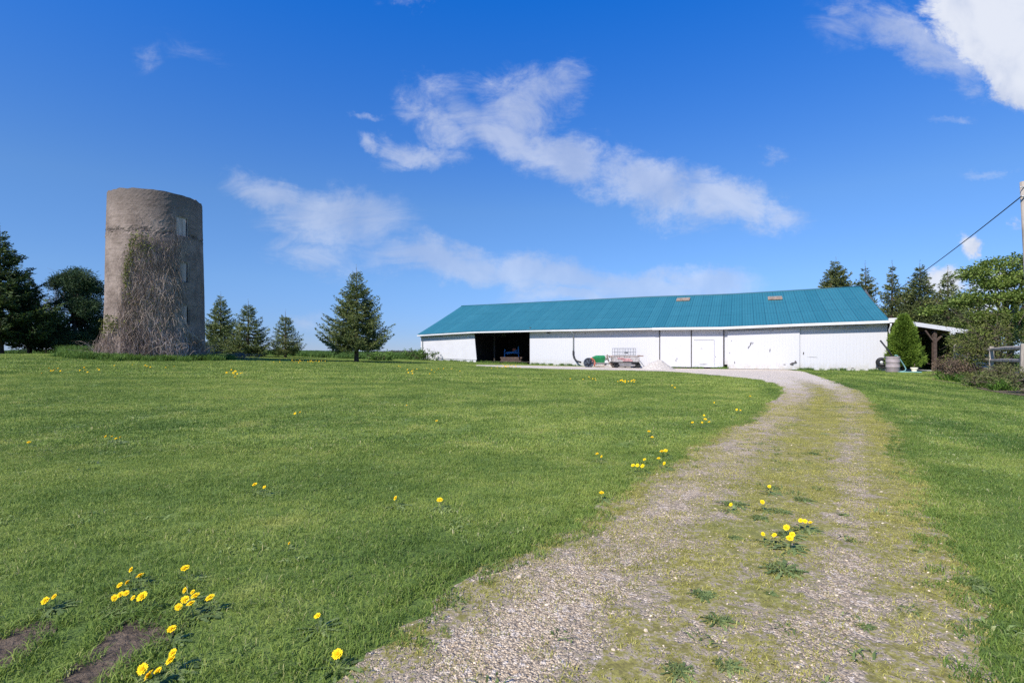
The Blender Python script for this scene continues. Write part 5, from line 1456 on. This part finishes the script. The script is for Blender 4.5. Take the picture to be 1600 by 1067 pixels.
tb = MB(); rr1 = random.Random(2); T0 = at_n(797, 1.0); T0.z = .48
for r_ in range(3):
    for k in range(3): 
        o_ = BU * rr1.uniform(-.15, .15); tb.box(T0 + o_ + BN * (k * .28) + Vector((0, 0, .08 + r_ * .17)), (2.3 + rr1.uniform(-.3, .2), .24, .15), BU, BN)
tag(tb.build('timber_stack', M['wood_brown'], None, tuple(T0)), 'low stack of brown timbers at the mouth of the open bay', 'timber stack')

# coiled hose reel, barrel, hose, pot, dwarf spruce at the right corner
s_ = s_px(1376.5); c = bp(s_, -.22, zat(567, Yof(s_)))
hr = thing('coiled_hose', 'thick black coiled pipe hanging low on the right end of the barn front', 'hose coil', (c.x, c.y, c.z))
for name_, rlist, tr_ in (('coil', (.33, .25, .29, .21), .045),):
    mb = MB()
    for i, r_ in enumerate(rlist):
        pts = [c + BU * (math.cos(a) * r_) + Vector((0, 0, math.sin(a) * r_ + .05)) - BN * (.05 * (i % 2)) for a in np.linspace(0, 2 * math.pi, 25)]
        mb.tube(pts, tr_, 8)
    mb.build(name_, M['blackplastic'], hr, c)
mb = MB(); mb.lathe(c - BN * .06 + Vector((0, 0, .05)), [(0, -.03), (.10, -.02), (.11, .03), (0, .04)], 16, BN); mb.build('hub', M['gutter'], hr, c)
mb = MB(); mb.tube([c + BU * (-.36 + .12 * k) + Vector((0, 0, -.32 - .05 * (k % 2))) - BN * .02 for k in range(7)], .05, 8); mb.build('loop', M['blackplastic'], hr, c)

Yb = 37.0; bx = Vector((xat(1395, Yb), Yb, 0)); r_ = .42
ba = thing('barrel', 'faded mauve grey plastic barrel at the right corner of the barn', 'barrel', bx)
mb = MB(); Hb = zat(557, Yb)
mb.lathe((0, 0, 0), [(0, 0), (r_ * .95, 0), (r_, .04), (r_ * .99, Hb * .33), (r_ * 1.04, Hb * .35), (r_ * .99, Hb * .37), (r_ * .99, Hb * .64), (r_ * 1.04, Hb * .66), (r_ * .99, Hb * .68), (r_, Hb * .95), (r_ * 1.03, Hb * .97), (r_ * .97, Hb), (r_ * .9, Hb - .03), (0, Hb - .05)], 28)
mb.build('body', M['barrel'], ba)
mb = MB(); tp = Vector((.08, .1, Hb - .04)); mb.tube([Vector((-.5, .55, Hb + 1.15)), Vector((-.15, .25, Hb + .45)), tp], .055, 8); mb.build('inlet_pipe', M['blackplastic'], ba)
mb = MB(); P0_ = bx
def hp(px, py): return Vector((xat(px, Yb - .3), Yb - .3, zat(py, Yb - .3)))
mb.tube([hp(1398, 555.5), hp(1401, 555), hp(1406, 561), hp(1412, 570), hp(1415.5, 576), hp(1414, 579.5), hp(1408, 580.6), hp(1402, 580.2)], .04, 8)
mb.tube([Vector((xat(1402, Yb - .3), Yb - .3, .05)), Vector((xat(1410, Yb - .9), Yb - .9, .05)), Vector((xat(1425, Yb - .6), Yb - .6, .05)), Vector((xat(1440, Yb - 1.2), Yb - 1.2, .05))], .04, 8)
tag(mb.build('garden_hose', M['hose'], None, tuple(bx)), 'blue-green garden hose looping from the barrel to the ground', 'hose')
pt = at(1428.5, 582); pot = thing('flower_pot', 'small cream pot with a dark stake beside the dwarf spruce', 'pot', pt)
mb = MB(); mb.lathe((0, 0, 0), [(0, 0), (.11, 0), (.17, .16), (.15, .17), (.20, .22), (.23, .34), (.20, .35), (.16, .24), (0, .22)], 20); mb.build('body', M['cream'], pot)
mb = MB(); mb.tube([(0.02, 0, .2), (0.03, 0, .62)], .025, 6); mb.build('stake', M['wood_brown'], pot)

# dwarf spruce, egg shaped
def dwarf(px, Y, ptop, half, seed):
    rr_ = np.random.RandomState(seed); X = xat(px, Y); H = zat(ptop, Y); Rm = half * Y / FPX
    root = thing('dwarf_spruce', 'dense bright green cone-shaped dwarf spruce beside the barrel', 'tree', (X, Y, 0))
    LV = Leaves(seed); base = .45
    for k in range(3600):
        u = rr_.rand(); z = base + (H - base) * u; prof_ = math.sin(math.pi * min(1, (u * .86 + .14)) ** .72) ** .62 if u < .97 else .35
        prof_ = max(.06, (1 - u ** 1.9) ** .72)
        a = rr_.rand() * 6.28; lump = 1 + .10 * math.sin(a * 5 + z * 3.1) + .09 * math.sin(a * 3 - z * 5) + .07 * math.sin(z * 13 + a * 2); r_ = Rm * prof_ * lump * (1 - .45 * rr_.rand() ** 1.5)
        c_ = np.array([math.cos(a) * r_, math.sin(a) * r_, z + rr_.randn() * .04]); m_ = 14
        if rr_.rand() < .45 and c_[1] > .3 * Rm: m_ = 6
        out = np.array([math.cos(a), math.sin(a), .55])
        p = c_ + rr_.randn(m_, 3) * .065; LV.add(p, out + rr_.randn(m_, 3) * .45, .12 + .06 * rr_.rand(m_), .045, np.clip(rr_.rand() * .5 + rr_.rand(m_) * .5, 0, 1))
    # odd lobe at the lower right
    for k in range(170):
        c_ = np.array([Rm * .75 + rr_.randn() * .28, -.3 + rr_.randn() * .2, .95 + rr_.randn() * .16]); m_ = 12
        LV.add(c_ + rr_.randn(m_, 3) * .06, np.array([.5, -.3, .4]) + rr_.randn(m_, 3) * .5, .13, .045, rr_.rand(m_) * .5 + .4)
    inner = MB()
    mb = MB(); mb.tube([(0, 0, -.1), (0, 0, .5), (0, 0, H * .9)], [.12, .10, .02], 8); mb.build('trunk', M['bark'], root)
    link('crown', LV.mesh('crown'), M['alberta'], root)
dwarf(1412, 38.4, 494, 20.5, 4)

# ------------------------------------------------------------------ rail fence, bench, shrubs, pole
FP = [(xat(1600, 18.5), 18.5, 537), (xat(1548.5, 23.5), 23.5, 541), (xat(1514, 27.0), 27.0, 540), (xat(1493, 30), 30.0, 537)]
fence = thing('rail_fence', 'weathered grey wooden post and rail fence behind the flower bed', 'fence', (FP[0][0], FP[0][1], 0))
rr1 = random.Random(5); FO = (FP[0][0], FP[0][1], 0)
posts = []
for i, (x, y, pyt) in enumerate(FP):
    zt = zat(pyt, y); mb = MB(); wd = .135 if i == 0 else .105
    mb.tube([(x, y, -.1), (x + rr1.uniform(-.02, .02), y, zt * .5), (x + rr1.uniform(-.03, .03), y, zt)], [wd, wd * .92, wd * .85], 6, smooth=False)
    mb.build('post', M['wood_grey'], fence, FO); posts.append(Vector((x, y, zt)))
q = Vector((FP[0][0] + 2.5, FP[0][1] - 3.4, 0)); posts.insert(0, Vector((q.x, q.y, 1.6)))
mb = MB(); mb.tube([(q.x, q.y, -.1), (q.x, q.y, 1.6)], [.18, .16], 6, smooth=False); mb.build('post', M['wood_grey'], fence, FO)
for i in range(len(posts) - 1):
    a, b = posts[i], posts[i + 1]
    for hz in (.13, .62, 1.05):
        mb = MB(); za, zb_ = a.z - hz + rr1.uniform(-.03, .03), b.z - hz + rr1.uniform(-.03, .03)
        m1 = a.lerp(b, .5); mb.tube([(a.x, a.y, za), (m1.x, m1.y, (za + zb_) / 2 + rr1.uniform(-.04, .02)), (b.x, b.y, zb_)], [.07, .085, .06], 6, smooth=False)
        mb.build('rail', M['wood_grey'], fence, FO)
# weathered bench behind the fence
Bc = Vector((xat(1531, 30.5), 30.5, 0)); bn = thing('garden_bench', 'grey weathered garden bench glimpsed through the fence rails', 'bench', Bc)
mb = MB()
for z in (.55, .75, .98, 1.2): mb.box((0, .2, z), (1.5, .03, .13))
mb.build('backrest', M['greymetal'], bn)
mb = MB(); mb.box((0, -.05, .45), (1.5, .5, .05)); mb.build('seat', M['wood_grey'], bn)
for sg in (-1, 1):
    mb = MB(); mb.box((sg * .72, -.25, .22), (.07, .07, .45)); mb.box((sg * .72, .22, .62), (.07, .07, 1.25)); mb.build('leg', M['wood_grey'], bn)

GS = 'shrubs of the bed in front of the rail fence'
bush(1489, 26.0, 'garden_shrub', 'low reddish-brown twiggy shrub at the left end of the flower bed', 'purple', .95, 1.15, 81, .07, 1500, group=GS)
bush(1508, 24.5, 'garden_shrub', 'second reddish-brown shrub, right of the first and before the fence post', 'purple', .7, 1.1, 82, .07, 1500, group=GS)
bush(1539, 20.5, 'garden_shrub', 'grey-green shrub with a rounded top in the middle of the flower bed', 'olive', .62, 1.05, 83, .06, 1700, group=GS)
bush(1544, 19.6, 'garden_shrub', 'dark brown-red low shrub below the grey-green one', 'brown_shrub', .62, .75, 84, .06, 1800, group=GS)
bush(1572, 19.8, 'garden_shrub', 'brownish olive shrub left of the nearest fence post', 'brown_shrub', .7, 1.1, 85, .06, 1500, group=GS)
bush(1604, 17.0, 'garden_shrub', 'brown twiggy shrub cut by the right edge of the photo', 'brown_shrub', .6, .95, 86, .06, 1600, group=GS)
def strap_plant(px, py, label, size, seed, mat='lily', n=70, group='green plants at the front of the flower bed'):
    c = at(px, py); V, T, rn = blades(n, size * .7, size * .5, size * 1.0, .022, .045, .9, seed, True)
    o = link('leafy_clump', np_mesh('leafy_clump', V, T, False, {'rnd': ('FLOAT', rn)}), M[mat], None, tuple(c)); tag(o, label, 'plant', group)
for i, (px_, py_, sz, lab) in enumerate([
    (1474, 594, .75, 'leftmost clump of strap leaves at the end of the flower bed'), (1484, 596, .5, 'small clump right of the leftmost strap-leaved one'), (1503, 598, .6, 'bright clump in front of the first reddish shrub'),
    (1514, 601, .7, 'pale green clump before the second reddish shrub'), (1525, 604, .6, 'clump between the pale green one and the dark brown shrub'), (1536, 607, .35, 'low clump under the dark brown-red shrub'),
    (1562, 608, .7, 'tall bright green clump left of the brightest one'), (1572, 611, .7, 'brightest green clump near the front of the bed'), (1583, 610, .75, 'upright green clump just left of the nearest fence post'), (1554, 611, .4, 'low clump at the front rim between dark shrub and bright clumps')]):
    strap_plant(px_, py_, lab, sz, 300 + i)
# mulch strip under the bed
ml = [at(*p) for p in ((1468, 596), (1500, 601), (1540, 611), (1575, 617), (1625, 622))]; bk = [Vector((p.x + 1.6 + .3 * i, p.y + 3.2, 0)) for i, p in enumerate(ml)]
mb = MB(); vs = [(p.x, p.y, .03) for p in ml] + [(p.x, p.y, .03) for p in bk]; mb.add(vs, [(i, i + 1, 6 + i, 5 + i) for i in range(4)])
tag(mb.build('soil_bed', M['soil']), kind='structure')

# leaning utility pole and its wire
po = thing('utility_pole', 'wooden utility pole at the right edge of the photo', 'utility pole', (xat(1617, 21), 21, 0))
tz = zat(284, 21); mb = MB(); tx = xat(1600, 21) - xat(1617, 21)
mb.tube([(0, 0, -.2), (tx * .5, 0, tz * .5), (tx, 0, tz)], [.17, .15, .13], 10); mb.build('shaft', M['wood_grey'], po)
mb = MB(); mb.tube([(tx - .26, -.1, tz - .25), (tx, -.1, tz - .25)], .02, 6); mb.build('insulator', M['greymetal'], po); mb = MB(); mb.tube([(tx - .2, -.12, tz - .62), (tx, -.12, tz - .62)], .03, 6); mb.build('insulator', M['greymetal'], po)
mb = MB(); a = Vector((xat(1596, 20.9), 20.9, zat(307, 20.9))); b = Vector((xat(1330, 63), 63, zat(492, 63)))
pts = []
for k in range(25):
    u = k / 24; q = a.lerp(b, u); q.z -= 4 * .55 * u * (1 - u); pts.append(q)
mb.tube(pts, .022, 6); tag(mb.build('overhead_wire', M['cable'], None, tuple(a)), 'single dark overhead wire running from the pole down behind the barn', 'wire')

# ------------------------------------------------------------------ dandelions
def head_mesh(name, n1=22, seed=1, dia=.05, dome=.35):
    r = random.Random(seed); mb = MB(); R_ = dia / 2
    for ring, (rad, cnt, lift_) in enumerate(((1.0, n1, 0.0), (.72, int(n1 * .8), .18), (.42, int(n1 * .55), .32))):
        for k in range(cnt):
            a = 2 * math.pi * k / cnt + r.uniform(-.1, .1) + ring; rr_ = R_ * rad * r.uniform(.88, 1.08); w_ = R_ * .16
            u = Vector((math.cos(a), math.sin(a), 0)); v = Vector((-u.y, u.x, 0)); z0 = R_ * (.05 + lift_ * dome * 1.4); z1 = z0 + R_ * r.uniform(.02, .16) * (1 if ring == 0 else 1.6)
            mb.add([u * (R_ * .05) + Vector((0, 0, z0)), u * rr_ * .7 - v * w_ + Vector((0, 0, z1)), u * rr_ + Vector((0, 0, z1 * .95)), u * rr_ * .7 + v * w_ + Vector((0, 0, z1))], [(0, 1, 2, 3)])
    mb.lathe((0, 0, 0), [(0, -R_ * .5), (R_ * .28, -R_ * .45), (R_ * .3, -R_ * .1), (R_ * .5, .0), (0, R_ * .15)], 8)
    me = bpy.data.meshes.new(name); me.from_pydata([tuple(v) for v in mb.v], [], mb.f); me.update(); return me


heads = [head_mesh('flower_head', 22, s, .052) for s in range(4)]
for h_ in heads: h_.materials.append(M['yellow'])
cents = []
for s in range(2):
    mb = MB(); mb.lathe((0, 0, .008), [(.0085, 0), (.006, .004), (0, .006)], 10); me = bpy.data.meshes.new('flower_centre'); me.from_pydata([tuple(v) for v in mb.v], [], mb.f); me.update(); me.materials.append(M['yellow2']); cents.append(me)
def stem_mesh(h_, lean, seed):
    mb = MB(); mb.tube([(0, 0, -.01), (lean[0] * .4, lean[1] * .4, h_ * .5), (lean[0], lean[1], h_)], [.0028, .0024, .0022], 6)
    me = bpy.data.meshes.new('stem'); me.from_pydata([tuple(v) for v in mb.v], [], mb.f); me.update(); me.materials.append(M['stem']); return me
def rosette_mesh(seed, n=12, L_=.13):
    r = np.random.RandomState(seed); V, F_, rn = [], [], []
    for k in range(n):
        a = 6.283 * k / n + r.uniform(-.3, .3); l = L_ * r.uniform(.6, 1.15); u = np.array([math.cos(a), math.sin(a), 0]); v = np.array([-u[1], u[0], 0]); tt = np.linspace(0, 1, 9); c_ = r.rand()
        b = len(V); up = r.uniform(.15, .5)
        for i, t_ in enumerate(tt):
            w_ = l * (.03 + .075 * t_ * (1.3 - t_)) * (1.5 if i % 2 else .7); z = l * (up * t_ - up * .9 * t_ * t_) + .004
            p = u * l * t_ + np.array([0, 0, z]); V += [p - v * w_, p + v * w_ + np.array([0, 0, .003])]; rn += [c_, c_]
        F_ += [(b + 2 * i, b + 2 * i + 1, b + 2 * i + 3, b + 2 * i + 2) for i in range(8)]
    me = np_mesh('leaves', np.array(V), np.array(F_), False, {'rnd': ('FLOAT', rn)}); me.materials.append(M['weed']); return me
stems = []
for s in range(4):
    r = random.Random(s + 40); h_ = [.075, .09, .10, .085][s]; lean = (r.uniform(-.02, .02), r.uniform(-.02, .01)); stems.append((stem_mesh(h_, lean, s), h_, lean))
ros = [rosette_mesh(s) for s in range(4)]
dr_ = random.Random(77)
sun_xy = math.atan2(SUN_DIR.y, SUN_DIR.x)


def dandelion(px, py, label, group=None, scale=1.0, rosette=True, parts=True):
    k = dr_.randrange(4); me_s, h_, lean = stems[k]
    c = at(px, py, h_ * scale)
    root = thing('dandelion', label, 'dandelion', (c.x - lean[0] * scale, c.y - lean[1] * scale, c.z), group)
    root.scale = (scale,) * 3
    st = bpy.data.objects.new('stem', me_s); COL.objects.link(st); st.parent = root
    hd = bpy.data.objects.new('flower_head', heads[dr_.randrange(4)]); COL.objects.link(hd); hd.parent = root; hd.location = (lean[0], lean[1], h_)
    # blooms turn to the sun
    ax_ = Vector((SUN_DIR.x + dr_.uniform(-.5, .8), SUN_DIR.y + dr_.uniform(-.4, .4), 0)).normalized(); tilt = R(dr_.uniform(15, 62))
    nrm = Vector((ax_.x * math.sin(tilt), ax_.y * math.sin(tilt), math.cos(tilt)))
    hd.rotation_euler = nrm.to_track_quat('Z', 'Y').to_euler(); s2 = dr_.uniform(.68, 1.15); hd.scale = (s2,) * 3
    cc = bpy.data.objects.new('flower_centre', cents[dr_.randrange(2)]); COL.objects.link(cc); cc.parent = hd
    if rosette:
        lf = bpy.data.objects.new('leaves', ros[dr_.randrange(4)]); COL.objects.link(lf); lf.parent = root; lf.rotation_euler = (0, 0, dr_.uniform(0, 6.28))
    return root


near = [
 (205, 890, 'single dandelion topmost above the big left bunch'), (219, 899, 'dandelion just below the topmost one of the left bunch'), (187, 914, 'small dandelion above the row of large blooms'), (199, 910, 'half-hidden dandelion right of the small one above the large blooms'),
 (179, 934, 'large dandelion at the left end of the dense row of blooms'), (188, 929, 'large dandelion second in the dense row of blooms', 1.1), (197, 927, 'large dandelion third in the dense row of blooms', 1.1), (208, 934, 'small dandelion fourth in the dense row, between two large blooms', .85),
 (222, 932, 'largest dandelion at the right end of the dense row', 1.25), (289, 888, 'wide flat dandelion on a long leaning stalk right of the left bunch', 1.1),
 (289, 922, 'top dandelion of the right-hand bunch above the bare soil'), (301, 925, 'small dandelion right of the top one in the right-hand bunch', .8), (305, 931, 'dandelion at the right rim of the right-hand bunch'), (289, 937, 'large dandelion in the middle of the right-hand bunch', 1.1),
 (298, 943, 'large dandelion low in the right-hand bunch', 1.1), (279, 948, 'lowest left dandelion of the right-hand bunch'), (328, 934, 'lone dandelion right of the right-hand bunch'),
 (268, 983, 'lone dandelion beside the upper tip of the bare soil strip'), (270, 1020, 'upper of two dandelions below the bare soil strip'), (267, 1031, 'lower of two dandelions below the bare soil strip'),
 (223, 1045, 'left dandelion of the three near the bottom edge'), (233, 1055, 'big lowest dandelion of the three near the bottom edge', 1.15), (247, 1048, 'right dandelion of the three near the bottom edge', .9),
 (71, 938, 'left one of two dandelions on the open grass at far left'), (85, 932, 'right one of two dandelions on the open grass at far left', .9),
 (496, 962, 'lone dandelion in the grass left of the drive near the bottom'), (452, 849, 'tiny lone dandelion on plain grass above the bottom left', .6), (527, 1022, 'dandelion at the very edge of the drive near the bottom'),
 (618, 778, 'lone orange-yellow dandelion in the middle of the lawn'), (687, 781, 'lone dandelion right of the orange-yellow one in mid lawn'), (940, 770, 'lone dandelion close to the left edge of the drive'),
 (933, 709, 'left one of two dandelions side by side on the lawn'), (940, 713, 'right one of two dandelions side by side on the lawn'),
 (989, 727, 'leftmost low dandelion of the trio near the drive'), (996, 727, 'middle low dandelion of the trio near the drive'), (1004, 728, 'right low dandelion of the trio near the drive'), (1007, 718, 'dandelion just above the trio near the drive'),
 (1034, 705, 'upper left dandelion of the group where lawn meets drive'), (1040, 704, 'upper right dandelion of the group where lawn meets drive', 1.15), (1029, 716, 'lower left dandelion of the group where lawn meets drive'), (1038, 724, 'lowest dandelion of the group where lawn meets drive'),
 (1014, 674, 'upper of two dandelions farther up the lawn edge'), (1019, 683, 'lower of two dandelions farther up the lawn edge'), (1082, 660, 'dandelion left of the tall orange bunch by the drive bend'),
 (1100, 649, 'top dandelion of the tight bunch by the drive bend', 1.2), (1102, 655, 'middle dandelion of the tight bunch by the drive bend', 1.3), (1097, 660, 'bottom dandelion of the tight bunch by the drive bend', 1.2), (1108, 659, 'right dandelion of the tight bunch by the drive bend'),
 (1116, 629, 'lone dandelion above the tight bunch by the drive bend'), (1151, 640, 'left of two dandelions where the drive begins to bend'), (1157, 641, 'right of two dandelions where the drive begins to bend'), (1172, 619, 'small lone dandelion far up the bend', 1.2),
 (1202, 760, 'dandelion farthest up among those growing on the drive'), (1191, 784, 'dandelion just below the farthest one on the drive'), (1142, 788, 'tiny dandelion in the big dark weed on the drive', .7),
 (1192, 834, 'leftmost low dandelion of the bunch on the drive'), (1210, 836, 'second low dandelion of the bunch on the drive'), (1238, 835, 'big right dandelion of the bunch on the drive', 1.2), (1234, 841, 'lowest dandelion of the bunch on the drive', 1.1), (1229, 824, 'top dandelion of the bunch on the drive'),
 (1251, 813, 'left one of three in a line on the drive'), (1258, 814, 'middle one of three in a line on the drive', 1.05), (1266, 816, 'right one of three in a line on the drive'),
 (165, 682, 'left dandelion of the four on the left middle lawn'), (175, 682, 'second dandelion of the four on the left middle lawn'), (181, 685, 'third dandelion of the four on the left middle lawn'), (188, 683, 'right dandelion of the four on the left middle lawn'),
 (45, 691, 'orange dandelion alone near the left edge of the lawn'), (398, 757, 'left dandelion of two among the pale leaves in mid lawn', .9), (413, 761, 'right dandelion of two among the pale leaves in mid lawn', .9)]
for t_ in near: dandelion(t_[0], t_[1], t_[2], scale=(t_[3] if len(t_) > 3 else 1.0) * (0.82 if t_[1] > 800 else 0.95))
# far blooms: each bunch shares one description
def far_bunch(cx, cy, rx, ry, n_, label, group, sc_=1.5, seed=0):
    r = random.Random(seed)
    for k in range(n_): dandelion(cx + r.gauss(0, rx * .5), cy + r.gauss(0, ry * .5), label, group, sc_ * r.uniform(.8, 1.15), rosette=False)
far_bunch(230, 572, 45, 3, 9, 'dandelion among the sparse ones in front of the silo', 'dandelions in front of the silo', 1.5, 1)
far_bunch(100, 578, 45, 7, 14, 'dandelion scattered over the far left lawn near the dark trees', 'dandelions on the far left lawn', 1.5, 2)
far_bunch(365, 582, 14, 4, 13, 'dandelion in the round patch right of the silo', 'dandelions right of the silo', 1.5, 3)
far_bunch(480, 564, 42, 2.2, 42, 'dandelion in the yellow band along the field edge', 'dandelions along the field edge', 1.35, 4)
far_bunch(655, 577, 50, 6, 20, 'dandelion sprinkled on the lawn left of the open bay', 'dandelions left of the open bay', 1.35, 5)
far_bunch(795, 572.5, 24, 3.0, 30, 'dandelion in the patch in front of the open bay', 'dandelions before the open bay', 1.35, 6)
far_bunch(975, 595, 12, 2.6, 13, 'dandelion in the far bunch below the wagon', 'dandelions below the wagon', 1.4, 7)
far_bunch(990, 594, 5, 2, 4, 'dandelion in the far bunch below the wagon', 'dandelions below the wagon', 1.4, 8)
far_bunch(925, 592, 30, 6, 7, 'dandelion spread on the lawn below the green hopper', 'dandelions below the green hopper', 1.3, 9)
far_bunch(1053, 603, 6, 3, 2, 'dandelion of the pair below the gravel pile', 'dandelions below the gravel pile', 1.4, 10)
far_bunch(620, 640, 260, 32, 4, 'tiny dandelion thinly strewn over the middle lawn', 'dandelions strewn over the middle lawn', .9, 11)

# weeds standing on the drive, each a plant
weeds = [(1147, 790, .20, 'big dark dandelion weed left on the drive'), (1225, 893, .22, 'largest dark green weed tuft in the middle of the drive'), (1253, 782, .15, 'flat weed tuft right of centre far up the drive'), (1218, 801, .14, 'flat weed tuft between the upper drive dandelions'),
         (1187, 811, .13, 'dark weed left of the drive dandelion bunch'), (1207, 765, .13, 'weed under the farthest drive dandelion'), (1232, 838, .16, 'weed leaves under the drive dandelion bunch'), (1122, 972, .12, 'grey-green weed low on the drive left of centre'), (1098, 932, .11, 'small leafy weed left on the drive'),
         (1062, 1052, .12, 'leafy weed near the bottom edge of the drive'), (1136, 1045, .11, 'bright grassy tuft near the bottom edge of the drive'), (1352, 981, .07, 'small bright weed in the lower drive'), (1203, 929, .06, 'tiny weed left of the lower centre of the drive'), (1148, 842, .09, 'pale green weed at the left of the dandelion bunch'),
         (1330, 847, .06, 'tiny dark weed right of the drive centre'), (1434, 863, .06, 'tiny weed close to the right side of the drive'), (1318, 806, .08, 'long thin weed patch right of centre'), (1520, 915, .16, 'leafy weed where the right lawn meets the drive'), (1270, 710, .14, 'weed in the green middle strip far up the drive')]
for i, (px_, py_, sz, lab) in enumerate(weeds):
    c = at(px_, py_); sz *= .72; me = rosette_mesh(500 + i, 15, sz)
    V, T, rn = blades(170, sz * 1.25, sz * .10, sz * .40, .004, .008, 1.0, 520 + i, True)
    root = thing('weed', lab, 'weed', tuple(c), 'weeds growing on the drive')
    o = bpy.data.objects.new('leaves', me); COL.objects.link(o); o.parent = root
    o = link('shoots', np_mesh('shoots', V, T, False, {'rnd': ('FLOAT', rn)}), M['weed'], root)
# broad-leaved clumps and clover in the lawn
protoL = [blades(22, 0.13, .008, .030, .008, .016, 1.3, 600 + s_, True) for s_ in range(4)]
PLw = gridpts(1.0, 16, .12, .8, 1.0); PLw = PLw[lawn_ok(PLw, .05)]
wl = vnoise(PLw, .55, 21) ** 3 * vnoise(PLw, 2.3, 22) ** 2 * 1.5
M['clover'] = foliage('clover_and_dandelion_leaves', (0.12, 0.19, 0.06), (0.26, 0.34, 0.11), (0.46, 0.50, 0.20), wscale=4, tip=(0.55, 0.50, 0.30))
PLw = PLw[rs.rand(len(PLw)) < wl]
clumps_on(PLw, 'lawn_weeds', 'patches of low broad-leaved weeds and clover in the lawn', 'lawn weeds', M['clover'], protoL, .6, 1.5)
# coarse dark grass round the soil strips
protoS = [blades(22, 0.09, .02, .065, .003, .005, .9, 400 + s, True) for s in range(3)]
pts = []
for sp_ in soil_polys:
    ring = np.concatenate([sp_, sp_[:1]])
    for i in range(len(ring) - 1):
        L_ = np.linalg.norm(ring[i + 1] - ring[i])
        for k in range(max(2, int(L_ / .045))): 
            p = ring[i] + (ring[i + 1] - ring[i]) * rs.rand() + rs.randn(2) * .03; pts.append(tuple(p))
for k in range(70): c = at(235 + rs.randn() * 38, 945 + rs.randn() * 18); pts.append((c.x, c.y))
clumps_on(pts, 'coarse_grass', 'longer coarse grass round the bare soil and dandelions at bottom left', 'grass', M['grass'], protoS, .8, 1.4)
